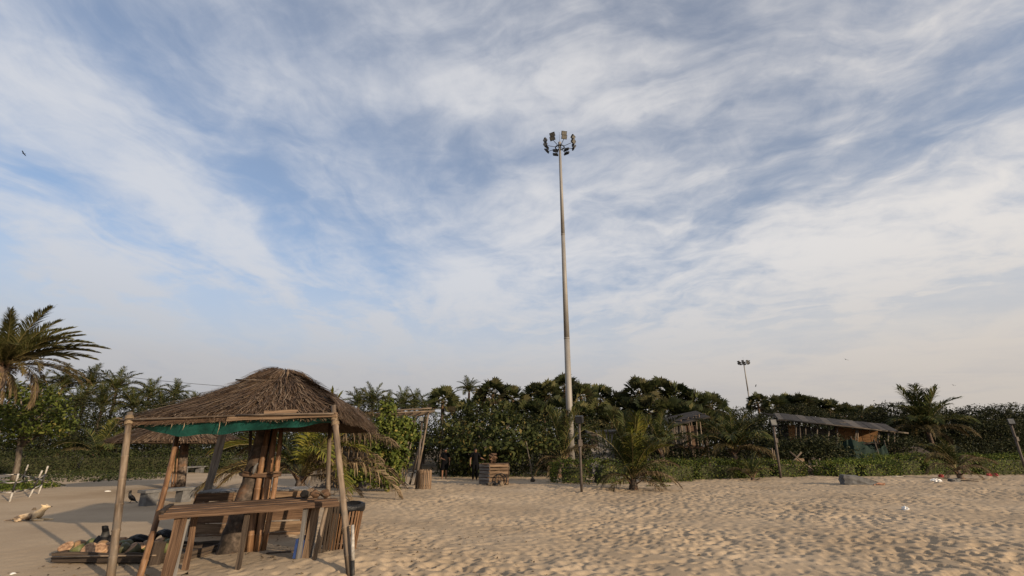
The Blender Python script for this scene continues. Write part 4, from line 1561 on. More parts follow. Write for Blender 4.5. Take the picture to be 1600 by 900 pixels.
# blue can tucked under the counter
bp = gl(cl0.lerp(cr0, .80) + dp * .22)
bc = thing('blue_canister', 'dark blue plastic canister tucked under the right end of the counter', 'canister', bp)
mb = MB()
mb.box(bp + V(0, 0, .13), (.13, .2, .26), Euler((0, .08, .2)), jit=.006)
mb.build('body', M['blue_plastic'], bc)
mb = MB()
mb.tube([bp + V(.02, 0, .25), bp + V(.02, 0, .30)], [.035, .03], 10)
mb.build('cap', M['blue_plastic'], bc)
mb = MB()
mb.tube([bp + V(.02, -.07, .25), bp + V(.03, -.06, .29), bp + V(.03, .0, .30), bp + V(.03, .06, .29), bp + V(.02, .07, .25)], .012, 6)
mb.build('handle', M['blue_plastic'], bc)

# sticks and husk heap at the counter's right end
hp = cl0.lerp(cr0, .86) + dp * .38 + V(0, 0, .055)
hk = thing('husk_heap', 'small heap of dark coconut husk and twigs on the counter end', 'husk heap', hp)
for i in range(3):
    bm_ = bmesh.new()
    bmesh.ops.create_icosphere(bm_, subdivisions=2, radius=.085)
    for v in bm_.verts:
        v.co *= random.uniform(.75, 1.15)
        v.co.z *= .8
        v.co += V(-.16 + .15 * i, .03 * i, .06)
    me = bpy.data.meshes.new('husk')
    bm_.to_mesh(me)
    bm_.free()
    link('husk', me, hk, M['plank_brown'] if i else M['bark'])
for i in range(9):
    q = hp + V(random.uniform(-.15, .35), random.uniform(-.05, .2), .03)
    d = Vector((random.uniform(-.3, .3), random.uniform(-.2, .2), random.uniform(.0, .18)))
    mb = MB()
    mb.tube([q, q + d * .5 + V(0, 0, .02), q + d], [.007, .006, .003], 5)
    mb.build('twig', M['bark'], hk)

# ------------------------------------------------------------------ bamboo slat bin with black liner
def slat_bin(name, c, r0, r1, h, n, label, liner, mat='bamboo', cat='bin', lean=(0, 0)):
    root = thing(name, label, cat, c)
    top = Vector((lean[0], lean[1], h))
    for i in range(n):
        a = 2 * math.pi * i / n
        d = Vector((math.cos(a), math.sin(a), 0))
        hh = 1 + random.uniform(-.03, .03)
        plank(c + d * r0 + V(0, 0, -.06), c + d * r1 + top * hh, 2 * math.pi * r0 / n * .62, .014, root, 'slat', mat, face=d, seg=2, wob=.002)
    for z in (.18, .8):
        rr = r0 + (r1 - r0) * z - .02
        mb = MB()
        mb.tube([c + top * z + V(math.cos(2 * math.pi * i / 24) * rr, math.sin(2 * math.pi * i / 24) * rr, 0) for i in range(24)], .012, 6, closed=True)
        mb.build('hoop', M['bamboo'], root)
    if liner:
        mb = MB()
        pr = [(r0 * .9, .05), (r1 * .93, h * .97), (r1 * 1.0, h + .055), (r1 * 1.10, h + .05), (r1 * 1.12, h - .03), (r1 * 1.07, h - .06)]
        vs, fs = [], []
        K = 36
        for i, (rr, z) in enumerate(pr):
            for j in range(K):
                a = 2 * math.pi * j / K
                w = 1 + (.03 * math.sin(j * .87 + i) + random.uniform(-.008, .008)) * (i > 1)
                vs.append(c + V(math.cos(a) * rr * w, math.sin(a) * rr * w, z + (.015 * math.sin(j * .7 + i * .9) if i > 1 else 0)) + Vector((lean[0], lean[1], 0)) * (z / h))
        for i in range(len(pr) - 1):
            for j in range(K):
                fs.append((i * K + j, i * K + (j + 1) % K, (i + 1) * K + (j + 1) % K, (i + 1) * K + j))
        fs.append(tuple(range(K)))
        mb.add(vs, fs, smooth=True)
        mb.build('liner', M['black_plastic'], root)
    return root


c = gl(P(531, 858, 9.15))
slat_bin('slat_bin', c, .25, .28, .66, 30, 'round bamboo-slat waste bin with black liner at the counter end', True, 'bamboo_warm', lean=(.05, 0))

# ------------------------------------------------------------------ back counter
q0, q1 = P(306, 771, 10.9), P(478, 766, 11.2)
bk = thing('back_counter', 'low plank counter with grey slatted top at the back of the kiosk', 'counter', gl(q0))
ax2 = (q1 - q0).normalized()
dp2 = Vector((-ax2.y, ax2.x, 0)).normalized()
L2 = (q1 - q0).length
n = 15
for i in range(n):
    t = (i + .5) / n
    e = q0.lerp(q1, t) + V(0, 0, random.uniform(-.004, .004))
    if 4 < i < 7:
        continue
    plank(e + V(0, 0, .012), e + dp2 * .62 + V(0, 0, .03), L2 / n * .86, .024, bk, 'top_slat', 'plank_grey', seg=2)
for i, (zt, w) in enumerate([(-.08, .15), (-.27, .19), (-.48, .19), (-.69, .19), (-.88, .14)]):
    for a_, b_ in ((0.0, .33), (.34, .63), (.64, 1.0)):
        plank(q0.lerp(q1, a_) + V(0, 0, zt) + dp2 * random.uniform(0.02, .035), q0.lerp(q1, b_) + V(0, 0, zt + random.uniform(-.012, .012)) + dp2 * random.uniform(.02, .035), w * 1.03, .022, bk, 'front_board', random.choice(['plank_brown', 'plank_brown', 'plank_pale']), face=(0, -1, 0), seg=3)
for t in (.005, .335, .995):
    plank(gl(q0.lerp(q1, t) + dp2 * .06, -.1), q0.lerp(q1, t) + dp2 * .06 + V(0, 0, -.01), .07, .05, bk, 'upright', 'plank_brown', face=(0, -1, 0))
    plank(gl(q0.lerp(q1, t) + dp2 * .56, -.1), q0.lerp(q1, t) + dp2 * .56 + V(0, 0, 0), .07, .05, bk, 'upright', 'plank_brown', face=(0, -1, 0))
for zt in (-.1, -.4, -.7):
    plank(q1 + V(.01, .02, zt), q1 + dp2 * .62 + V(0.01, 0, zt), .2, .022, bk, 'side_board', 'plank_pale', face=(1, 0, 0))
    plank(q0 + V(-.015, .02, zt), q0 + dp2 * .62 + V(-.015, 0, zt), .2, .022, bk, 'side_board', 'plank_brown', face=(1, 0, 0))
plank(P(412, 772, 10.95) + V(0, 0, -.02), P(470, 769, 11.05) + V(0, 0, -.02), .10, .02, bk, 'front_board', 'plank_pale', face=(0, -1, 0))

# board lying in the sand under the kiosk
pl = thing('loose_board', 'thin loose board half buried in the sand below the counter', 'board', gl(P(435, 874, 8.9)))
plank(gl(P(416, 873, 8.9), .012), gl(P(456, 873, 8.9), .012), .06, .02, pl, 'board', 'plank_dark')

# ------------------------------------------------------------------ coconut crate
c0, c1 = P(84, 880, 8.75), P(292, 868, 8.75)
g0 = gl(c0)
crate = thing('coconut_crate', 'low dark wooden tray of coconuts at the kiosk left corner', 'crate', g0)
zt = .17
pA, pB = V(c0.x, 8.7, 0), V(c1.x, 8.55, 0)
for z_, m_ in ((.04, 'plank_dark'), (.11, 'plank_dark')):
    plank(pA + V(0, 0, z_), pB + V(0, 0, z_ + .015), .066, .03, crate, 'side_board', m_, face=(0, -1, 0), seg=8, wob=.012)
    plank(pA + V(.1, 1.15, z_), pB + V(.1, 1.15, z_), .066, .03, crate, 'side_board', m_, face=(0, -1, 0), seg=8, wob=.012)
    plank(pA + V(-.0, .03, z_), pA + V(.1, 1.14, z_), .066, .03, crate, 'end_board', m_, face=(1, 0, 0), seg=3)
    plank(pB + V(0, .03, z_), pB + V(.1, 1.14, z_), .066, .03, crate, 'end_board', m_, face=(1, 0, 0), seg=3)
for i in range(7):
    plank(pA + V(0, .08 + .165 * i, .02), pB + V(0, .08 + .165 * i, .02), .15, .02, crate, 'bottom_board', 'plank_dark', seg=3)
bamboo(pA + V(.1, -.12, .10), pB + V(-.3, -.1, .15), .012, crate, 'stick', 'bamboo', False)
plank(gl(pA + V(1.0, -.05, 0), -.05), pA + V(1.05, -.05, .3), .07, .03, crate, 'stake', 'plank_brown', face=(0, -1, 0))
plank(gl(pB + V(-.35, -.06, 0), -.05), pB + V(-.33, -.06, .33), .22, .03, crate, 'end_panel', 'plank_dark', face=(0, -1, 0))


def coconut_mat(nm, a, b_):
    return plain_mat(nm, a, b_, 9, .55, 0, .2, .35)


CM = {'green': coconut_mat('green_husk', (.05, .06, .018), (.115, .12, .04)), 'brown': coconut_mat('brown_husk', (.15, .085, .04), (.28, .17, .08)),
      'dark': coconut_mat('old_husk', (.05, .05, .025), (.11, .10, .05)), 'flesh': plain_mat('cut_flesh', (.16, .085, .045), (.42, .26, .15), 22, .7, 0, .3)}


def coconut_mesh(nm, mat, cut):
    bm_ = bmesh.new()
    bmesh.ops.create_uvsphere(bm_, u_segments=14, v_segments=10, radius=.1)
    for v in bm_.verts:
        a = math.atan2(v.co.y, v.co.x)
        k = 1 + .06 * math.cos(3 * a)
        v.co.x *= k
        v.co.y *= k
        v.co.z *= 1.22 if v.co.z > 0 else 1.12
        if cut and v.co.z > .045:
            v.co.z = .045 + (v.co.z - .045) * .06
    me = bpy.data.meshes.new(nm)
    bm_.to_mesh(me)
    bm_.free()
    me.materials.append(CM[mat])
    me.materials.append(CM['flesh'])
    for p in me.polygons:
        p.use_smooth = not (cut and p.center.z > .04)
        if cut and p.center.z > .036:
            p.material_index = 1
    return me


CN = {(m_, c_): coconut_mesh('coconut_' + m_, m_, c_) for m_ in ('green', 'brown', 'dark') for c_ in (0, 1)}
nuts = [  # px, py, Y, kind, cut open, label
    (100, 872, 9.0, 'dark', 1, 'old cut coconut at the left tip of the tray'),
    (120, 866, 9.15, 'brown', 0, 'brown coconut, highest at the left end of the tray'),
    (117, 877, 8.9, 'green', 1, 'split greenish coconut leaning at the left end of the tray'),
    (140, 867, 9.25, 'green', 0, 'green coconut left of the upright crow'),
    (135, 880, 8.88, 'brown', 1, 'cut coconut with pale orange flesh, left of two in front'),
    (152, 878, 8.88, 'brown', 1, 'cut coconut with pale orange flesh, right of two in front'),
    (158, 870, 9.05, 'brown', 0, 'brown coconut at the feet of the upright crow'),
    (168, 858, 9.4, 'green', 1, 'greenish cut coconut right of the upright crow'),
    (166, 876, 8.95, 'brown', 1, 'half coconut with bright flesh left of the outer bamboo post'),
    (188, 858, 9.45, 'brown', 1, 'half coconut with pale face turned up right of the bamboo post'),
    (188, 868, 9.15, 'green', 0, 'yellow-green coconut right beside the outer bamboo post'),
    (197, 864, 9.2, 'dark', 0, 'dark coconut in the middle of the tray'),
    (205, 855, 9.5, 'green', 0, 'green coconut at the back left of the pecking crow'),
    (190, 879, 8.9, 'dark', 0, 'dark coconut low behind the front board'),
    (212, 872, 9.0, 'green', 1, 'bright green cut coconut between the two bamboo posts'),
    (203, 876, 8.9, 'dark', 1, 'small dark shell left of the bright green coconut'),
    (228, 866, 9.2, 'brown', 0, 'orange-brown coconut behind the inner bamboo post'),
    (246, 860, 9.4, 'green', 1, 'long green husk right of the inner bamboo post'),
    (258, 856, 9.5, 'dark', 0, 'dark green coconut under the second pecking crow'),
    (240, 868, 9.1, 'brown', 1, 'brown half shell right of the inner bamboo post'),
    (262, 866, 9.2, 'green', 0, 'green coconut nearest the counter leg')]
for px, py, Y, kd_, cut, lb in nuts:
    c = P(px, py, Y)
    c.z = max(c.z, .10) + .05 if Y > 8.6 else gz(c.x, c.y) + .08
    o = link('coconut', CN[(kd_, cut)])
    o.location = c
    o.rotation_euler = (random.uniform(.35, .95) if cut else random.uniform(.8, 2.2), random.uniform(-.5, .5), random.uniform(-.8, .8))
    o.scale = (random.uniform(.95, 1.2),) * 3
    tag(o, lb, 'coconut', 'coconuts in the wooden tray')


# ------------------------------------------------------------------ crows
def crow(loc, rz, label, pitch=40, head=(.0, .0), s=1.0, peck=False, legs=True, grey=True):
    loc = Vector(loc)
    root = thing('crow', label, 'crow', loc, rz)
    k = R(pitch)
    ux, uz = Vector((math.cos(k), 0, math.sin(k))), Vector((-math.sin(k), 0, math.cos(k)))
    c0_ = Vector((0, 0, .15 * s))

    def q(a, b):
        return c0_ + ux * a * s + uz * b * s
    if peck:
        nk = [q(.13, .0), q(.19, -.03), q(.235, -.09), q(.25, -.13)]
    else:
        nk = [q(.12, .015), q(.16, .04), q(.185, .075), q(.20, .10)]
    hd = nk[-1]
    fw = (Vector((.6, 0, -.8)) if peck else Vector((.97, head[0], -.05))).normalized()
    mb = MB()
    sp_ = [(q(-.14, .005), (.012, .012)), (q(-.10, .0), (.036, .034)), (q(-.04, -.005), (.062, .06)), (q(.03, -.008), (.07, .068)), (q(.09, .0), (.06, .058))]
    pts = [a for a, _ in sp_] + nk + [hd + fw * .03 * s]
    rad = [(r[0] * s, r[1] * s) for _, r in sp_] + [(.046 * s, .046 * s), (.038 * s, .038 * s), (.036 * s, .036 * s), (.035 * s, .034 * s), (.014 * s, .014 * s)]
    mb.tube(pts, rad, 12, up=(0, 1, 0))
    bd = mb.build('body', [M['feather'], M['feather_grey']], root, world=False)
    if grey:
        for p in bd.data.polygons:
            if (p.center - nk[0]).length < .062 * s:
                p.material_index = 1
    mb = MB()
    mb.tube([hd + fw * .02 * s, hd + fw * .055 * s, hd + fw * .095 * s - V(0, 0, .006 * s)], [(.013 * s, .016 * s), (.009 * s, .012 * s), (.002 * s, .002 * s)], 8, up=(0, 1, 0))
    mb.build('beak', M['claw'], root, world=False)
    mb = MB()
    mb.board(q(-.10, .008), q(-.28, -.01), .06 * s, .014 * s, uz, seg=3, wob=.001, taper=-.35)
    mb.build('tail', M['feather'], root, world=False)
    for sd in (-1, 1):
        mb = MB()
        y = sd * .058 * s
        mb.tube([q(.10, .01) + V(0, y * .9, 0), q(.04, .012) + V(0, y * 1.12, 0), q(-.06, .006) + V(0, y * .95, 0), q(-.17, .004) + V(0, y * .35, 0)], [(.014 * s, .03 * s), (.016 * s, .05 * s), (.012 * s, .042 * s), (.004 * s, .008 * s)], 8, up=(0, 1, 0))
        mb.build('wing', M['feather'], root, world=False)
        mb = MB()
        h0 = q(-.01, -.05) + V(0, y * .5, 0)
        ft = Vector((h0.x + .02 * s, h0.y, .004))
        mb.tube([h0, Vector((h0.x - .015 * s, h0.y, .07 * s)), ft], [.014 * s, .006 * s, .005 * s], 6)
        for a in (-.5, 0, .5, 3.14):
            mb.tube([ft, ft + V(math.cos(a), math.sin(a), 0) * .04 * s], [.005 * s, .002 * s], 5)
        mb.build('leg', M['claw'], root, world=False)
    return root


c = G(205, 786)
crow(c, R(207), 'small crow standing on the sand beside the concrete bench', 42, s=1.05)
c = P(155, 869, 9.2)
crow((c.x, c.y, c.z + .0), R(100), 'crow standing upright on the coconuts with its back turned', 74, s=1.25)
c = P(222, 860, 9.4)
crow((c.x, c.y, c.z), R(185), 'crow bent down pecking among the coconuts by the inner bamboo post', 12, s=1.15, peck=True)
c = P(262, 853, 9.55)
crow((c.x, c.y, c.z), R(170), 'crow with head low on the coconuts nearest the counter leg', 18, s=1.15, peck=True)


# ------------------------------------------------------------------ bodies grown from a skeleton
def skin_mesh(name, joints, bones, root_i=0, sub=2):
    """joints: list of (pos, radius or (rx, ry)); bones: pairs"""
    bm_ = bmesh.new()
    lay = bm_.verts.layers.skin.verify()
    vv = []
    for i, (p, r) in enumerate(joints):
        v = bm_.verts.new(p)
        v[lay].radius = r if isinstance(r, tuple) else (r, r)
        v[lay].use_root = (i == root_i)
        vv.append(v)
    for a, b in bones:
        bm_.edges.new((vv[a], vv[b]))
    me = bpy.data.meshes.new(name + '_skeleton')
    bm_.to_mesh(me)
    bm_.free()
    ob = bpy.data.objects.new(name + '_tmp', me)
    col.objects.link(ob)
    sk = ob.modifiers.new('skin', 'SKIN')
    sk.use_smooth_shade = True
    ss = ob.modifiers.new('sub', 'SUBSURF')
    ss.levels = sub
    ss.render_levels = sub
    dg = bpy.context.evaluated_depsgraph_get()
    out = bpy.data.meshes.new_from_object(ob.evaluated_get(dg))
    out.name = name
    bpy.data.objects.remove(ob)
    bpy.data.meshes.remove(me)
    for p in out.polygons:
        p.use_smooth = True
    return out


def shell(src, name, test, off, mat, parent):
    """clothing: the faces of the body that pass the test, set off outwards"""
    bm_ = bmesh.new()
    bm_.from_mesh(src)
    bmesh.ops.delete(bm_, geom=[f for f in bm_.faces if not test(f.calc_center_median())], context='FACES')
    left, best = set(bm_.verts), set()
    while left:
        st_, isl = [left.pop()], set()
        while st_:
            q = st_.pop()
            isl.add(q)
            for e in q.link_edges:
                w = e.other_vert(q)
                if w in left:
                    left.discard(w)
                    st_.append(w)
        if len(isl) > len(best):
            best = isl
    bmesh.ops.delete(bm_, geom=[v for v in bm_.verts if v not in best], context='VERTS')
    bm_.normal_update()
    for v in bm_.verts:
        v.co += v.normal * (off + random.uniform(0, .006))
    me = bpy.data.meshes.new(name)
    bm_.to_mesh(me)
    bm_.free()
    for p in me.polygons:
        p.use_smooth = True
    me.materials.clear()
    return link(name, me, parent, mat)


def person(loc, rz, label, pose, trousers, h=1.7):
    root = thing('person', label, 'person', loc, rz)
    J, Bn = [], []

    def j(p, r, par=None):
        J.append((Vector(p) * h / 1.7, r if isinstance(r, tuple) else (r, r)))
        if par is not None:
            Bn.append((par, len(J) - 1))
        return len(J) - 1
    # faces -Y
    pel = j((0, 0, .95), (.15, .11))
    wa = j((0, 0, 1.10), (.135, .105), pel)
    ch = j((0, .01, 1.28), (.155, .115), wa)
    ns = j((0, .015, 1.42), (.10, .085), ch)
    nk = j((0, .0, 1.49), (.052, .055), ns)
    tilt = pose.get('head', 0)
    h1 = j((0, -.02 - .02 * tilt, 1.555), (.062, .075), nk)
    h2 = j((0, -.03 - .05 * tilt, 1.62), (.072, .09), h1)
    h3 = j((0, -.02 - .06 * tilt, 1.68), (.058, .072), h2)
    nose = j((0, -.125 - .06 * tilt, 1.60 - .03 * tilt), .012, h2)
    for s in (-1, 1):
        j((s * .082, -.01 - .04 * tilt, 1.605), .013, h2)
        sh = j((s * .185, .01, 1.40), .062, ns)
        el, wr = pose['arm'][0 if s < 0 else 1]
        e = j((s * el[0], el[1], el[2]), .043, sh)
        w = j((s * wr[0], wr[1], wr[2]), .03, e)
        d = (Vector((s * wr[0], wr[1], wr[2])) - Vector((s * el[0], el[1], el[2]))).normalized()
        pm = Vector((s * wr[0], wr[1], wr[2])) + d * .07
        pa = j(pm, (.036, .02), w)
        for f in range(4):
            q = pm + d * (.05 + .02 * (1 - abs(f - 1.5) / 1.5)) + Vector((0, (f - 1.5) * .02, 0))
            f1 = j(q, .0095, pa)
            j(q + d * .035 + Vector((-s * .012, 0, 0)), .008, f1)
        t1 = j(pm + Vector((-s * .02, -.04, 0)) + d * .01, .011, pa)
        j(pm + Vector((-s * .02, -.055, 0)) + d * .045, .009, t1)
        hp = j((s * .10, 0, .88), .098, pel)
        kx_, ky_ = pose['leg'][0 if s < 0 else 1]
        k = j((s * kx_, -.02 + ky_ * .5, .50), .06, hp)
        cf = j((s * kx_, .01 + ky_ * .75, .34), .058, k)
        an = j((s * kx_, .02 + ky_, .085), .036, cf)
        he = j((s * kx_, .03 + ky_, .035), .034, an)
        bl = j((s * (kx_ + .015), -.09 + ky_, .03), (.042, .028), he)
        j((s * (kx_ + .02), -.16 + ky_, .022), (.034, .018), bl)
    me = skin_mesh('body', J, Bn, 0, 1)
    me.materials.clear()
    me.materials.append(M['skin'])
    link('body', me, root)
    z = h / 1.7
    shell(me, 'shirt', lambda c: .90 * z < c.z < 1.47 * z and not (abs(c.x) > .2 * z and c.z < 1.2 * z) and not (c.y < -.17), .016, M['black_cloth'], root)
    lo = .52 if not trousers else .08
    shell(me, 'trousers' if trousers else 'shorts', lambda c: lo * z < c.z < 1.0 * z and abs(c.x) < .22 * z and abs(c.y) < .16, .02 if not trousers else .016, M['black_cloth'], root)
    hz_ = max(v.co.z for v in me.vertices)
    shell(me, 'hair', lambda c: c.z > hz_ - .062 or (c.z > hz_ - .17 and c.y > -.01 - .03 * tilt), .012, M['hair'], root)
    return root


c = G(694, 749)
person(c, R(12), 'person in black shirt and shorts looking down, standing left of the other',
       dict(head=1.2, arm=[((.25, .02, 1.16), (.10, -.17, 1.10)), ((.27, .03, 1.14), (.27, -.02, .90))], leg=[(.12, 0), (.10, .03)]), False, 1.72)
c = G(742, 751)
person(c, R(8), 'person in black top and long trousers standing beside the slatted cart',
       dict(head=.2, arm=[((.27, .03, 1.15), (.28, -.02, .90)), ((.30, -.02, 1.18), (.46, -.10, 1.12))], leg=[(.11, 0), (.09, .04)]), True, 1.72)

# ------------------------------------------------------------------ dog lying on the lane
c = G(42, 814)
dog = thing('dog', 'cream dog with brown-grey saddle lying on the sand with head raised', 'dog', c, R(4))
dog.scale = (.88, .88, .8)
J, Bn = [], []


def dj(p, r, par=None):
    J.append((Vector(p), r if isinstance(r, tuple) else (r, r)))
    if par is not None:
        Bn.append((par, len(J) - 1))
    return len(J) - 1


p0_ = dj((-.22, .02, .12), (.11, .10))
p1_ = dj((-.05, .03, .14), (.115, .105), p0_)
p2_ = dj((.12, .02, .16), (.12, .115), p1_)
p3_ = dj((.24, 0, .21), (.105, .11), p2_)
p4_ = dj((.32, 0, .275), (.095, .09), p3_)
p5_ = dj((.37, 0, .34), (.08, .075), p4_)
p6_ = dj((.41, 0, .395), (.078, .07), p5_)
p7_ = dj((.48, 0, .40), (.046, .042), p6_)
dj((.545, 0, .41), (.034, .03), p7_)
for s in (-1, 1):
    e = dj((.375, s * .065, .45), (.034, .02), p6_)
    dj((.33, s * .10, .475), .012, e)
    a = dj((.27, s * .09, .13), .05, p3_)
    b = dj((.20, s * .11, .045), .035, a)
    d = dj((.40, s * .10, .04), .034, b)
    d = dj((.52 + .05 * s, s * .10, .03), .03, d)
    dj((.58 + .05 * s, s * .10, .026), .032, d)
    a = dj((-.20, s * .13, .10), (.075, .06), p0_)
    b = dj((-.04, s * .17, .05), .045, a)
    d = dj((-.20, s * .18, .03), .028, b)
    dj((-.08, s * .20, .022), .025, d)
t1_ = dj((-.33, .02, .07), .035, p0_)
t2_ = dj((-.46, .0, .03), .022, t1_)
t3_ = dj((-.60, -.03, .022), .014, t2_)
me = skin_mesh('body', J, Bn, 0, 2)
me.materials.clear()
m, nt, N, L, bs = newmat('dog_fur')
tcn = N.new('ShaderNodeTexCoord')
r1 = ramp(N, [(.36, (.52, .41, .27)), (.46, (.36, .26, .16)), (.55, (.10, .072, .05))])
L.new(noise(N, L, tcn.outputs['Object'], 5.5, 5, .6), r1.inputs[0])
sx = N.new('ShaderNodeSeparateXYZ')
L.new(tcn.outputs['Object'], sx.inputs[0])
mr = N.new('ShaderNodeMapRange')
L.new(sx.outputs[0], mr.inputs[0])
mr.inputs[1].default_value, mr.inputs[2].default_value = .18, .30
mx = N.new('ShaderNodeMixRGB')
L.new(mr.outputs[0], mx.inputs[0])
L.new(r1.outputs[0], mx.inputs[1])
mx.inputs[2].default_value = (.56, .42, .25, 1)
L.new(mx.outputs[0], bs.inputs['Base Color'])
bs.inputs['Roughness'].default_value = .9
bp_ = N.new('ShaderNodeBump')
bp_.inputs['Strength'].default_value = .6
bp_.inputs['Distance'].default_value = .01
L.new(noise(N, L, tcn.outputs['Object'], 60, 3), bp_.inputs['Height'])
L.new(bp_.outputs[0], bs.inputs['Normal'])
me.materials.append(m)
link('body', me, dog)
mb = MB()
mb.tube([V(.565, 0, .415), V(.582, 0, .414)], [.016, .008], 8)
mb.build('nose', M['claw'], dog, world=False)
for s in (-1, 1):
    mb = MB()
    mb.tube([V(.455, s * .048, .43), V(.464, s * .054, .433)], [.009, .005], 6)
    mb.build('eye', M['claw'], dog, world=False)

# ------------------------------------------------------------------ painted fence at the left
fp = [G(15, 784), G(46, 777), G(60, 772), G(31, 761)]
tops = [P(29, 740, fp[0].y), P(66, 735, fp[1].y), P(75, 728, fp[2].y), P(44, 726, fp[3].y)]
fr_ = thing('painted_fence', 'low crooked fence of posts painted in black and white bands at left', 'fence', fp[0])
for i, (a, b) in enumerate(zip(fp, tops)):
    for t0, t1, m_ in ((-.1, .33, 'white_paint'), (.33, .72, 'black_paint'), (.72, 1.0, 'white_paint')):
        q0, q1 = a.lerp(b, t0), a.lerp(b, t1)
        mb = MB()
        mb.tube([q0, q0.lerp(q1, .5), q1], [.03, .031, .03], 8, wob=.05)
        mb.build('post', M[m_], fr_)


def rail(p, q, n):
    for i in range(n):
        mb = MB()
        mb.tube([p.lerp(q, i / n), p.lerp(q, (i + .5) / n) + V(0, 0, -.012), p.lerp(q, (i + 1) / n)], .022, 6)
        mb.build('rail', M['white_paint' if i % 2 == 0 else 'black_paint'], fr_)


for t in (.33, .68):
    a = fp[0].lerp(tops[0], t)
    rail(a + V(-2.2, .2, -.05), a, 5)
    rail(a, fp[1].lerp(tops[1], t), 4)
    rail(fp[1].lerp(tops[1], t), fp[2].lerp(tops[2], t), 1)
rail(fp[3].lerp(tops[3], .55) + V(-2.5, .5, 0), fp[3].lerp(tops[3], .55), 4)
rail(fp[3].lerp(tops[3], .5), fp[2].lerp(tops[2], .5), 3)


# ------------------------------------------------------------------ concrete benches
def bench(pl_, pr_, label, h=.42, depth=.42):
    a, b = Vector(pl_), Vector(pr_)
    a.z = b.z = (gz(a.x, a.y) + gz(b.x, b.y)) / 2
    root = thing('concrete_bench', label, 'bench', (a + b) / 2)
    ax_ = (b - a).normalized()
    d_ = Vector((-ax_.y, ax_.x, 0))
    mb = MB()
    mb.board(a + d_ * depth / 2 + V(0, 0, h), b + d_ * depth / 2 + V(0, 0, h), depth, .085, seg=6, wob=.008)
    mb.build('seat', M['concrete'], root)
    for t in (.16, .80):
        mb = MB()
        c_ = a.lerp(b, t) + d_ * depth / 2 + V(0, 0, h / 2 - .06)
        mb.box(c_, (.34, depth * .85, h + .02), Euler((0, 0, math.atan2(ax_.y, ax_.x))), jit=.012)
        mb.build('support', M['concrete'], root)
    return root


bench(G(222, 792), G(307, 783), 'weathered concrete bench with the small crow beside it')
bench(G(284, 741), G(324, 738), 'farther concrete bench below the second thatched umbrella', .42, .5)

# ------------------------------------------------------------------ second thatched umbrella
ub = G(282, 766)
um = thing('thatch_umbrella', 'round thatched umbrella roof behind the kiosk on a leaning trunk', 'umbrella', ub)
ut = P(292, 655, ub.y)
uc = Vector((P(278, 690, ub.y).x, ub.y, P(278, 690, ub.y).z))
RAD = 2.55
mb = MB()
mb.tube([ub + V(0, 0, -.15), ub.lerp(ut, .5), ut], [.2, .17, .15], 10, wob=.06)
mb.build('trunk', M['palm_bark'], um)
for i in range(3):
    bamboo(ub + V(-.28 + .09 * i, -.14, -.1), ut + V(-.34 + .1 * i, -.1, -.25), .035, um, 'bamboo_pole', 'bamboo_warm')
mb = MB()
K = 28
apx = Vector((uc.x, uc.y, ut.z + .15))
for lay, dz in ((0, 0), (1, -.08)):
    vs = [apx + V(0, 0, dz)] + [uc + V(math.cos(2 * math.pi * i / K) * RAD, math.sin(2 * math.pi * i / K) * RAD, dz) for i in range(K)]
    mb.add(vs, [(0, i + 1, (i + 1) % K + 1) for i in range(K)])
rf = mb.build('roof', M['thatch_under'], um)
UF = [(uc + V(math.cos(2 * math.pi * i / 12) * RAD, math.sin(2 * math.pi * i / 12) * RAD, .03), uc + V(math.cos(2 * math.pi * (i + 1) / 12) * RAD, math.sin(2 * math.pi * (i + 1) / 12) * RAD, .03), apx, apx, .02) for i in range(12)]
o = np_obj('thatch', straw_arrays(4200, UF, .022, .4, 1.1, .22), M['thatch'], rf)
o['kind'] = 'stuff'

# ------------------------------------------------------------------ wall with dry palm-leaf screen behind the kiosk
w0, w1 = G(478, 764), G(604, 762)
w0.z = w1.z = 0
sw = thing('screen_wall', 'low grey wall hung with dry palm-leaf matting behind the kiosk', 'wall', w0)
plank(w0 + V(0, .5, .72), w1 + V(0, .5, .72), 1.55, .15, sw, 'wall_panel', 'mat_grey', face=(0, -1, 0), seg=10, wob=.01)
for i in range(26):
    t = random.random()
    x = w0.lerp(w1, t) + V(0, random.uniform(.2, .38), random.uniform(1.0, 1.75))
    mb = MB()
    l = random.uniform(.5, 1.4)
    sx_ = random.uniform(-.25, .25)
    for k_ in range(16):
        a = x + V(random.uniform(-.22, .22), random.uniform(-.05, .05), random.uniform(-.1, .1))
        e = a + V(sx_ + random.uniform(-.14, .14), random.uniform(-.12, .04), -l * random.uniform(.7, 1.1))
        e.z = max(e.z, .03)
        w_ = V(.011, .003, 0)
        mb.add([a - w_, a + w_, e + w_ * .3, e - w_ * .3], [(0, 1, 2, 3)])
    mb.build('dry_leaf', M['leaf_dry'], sw)

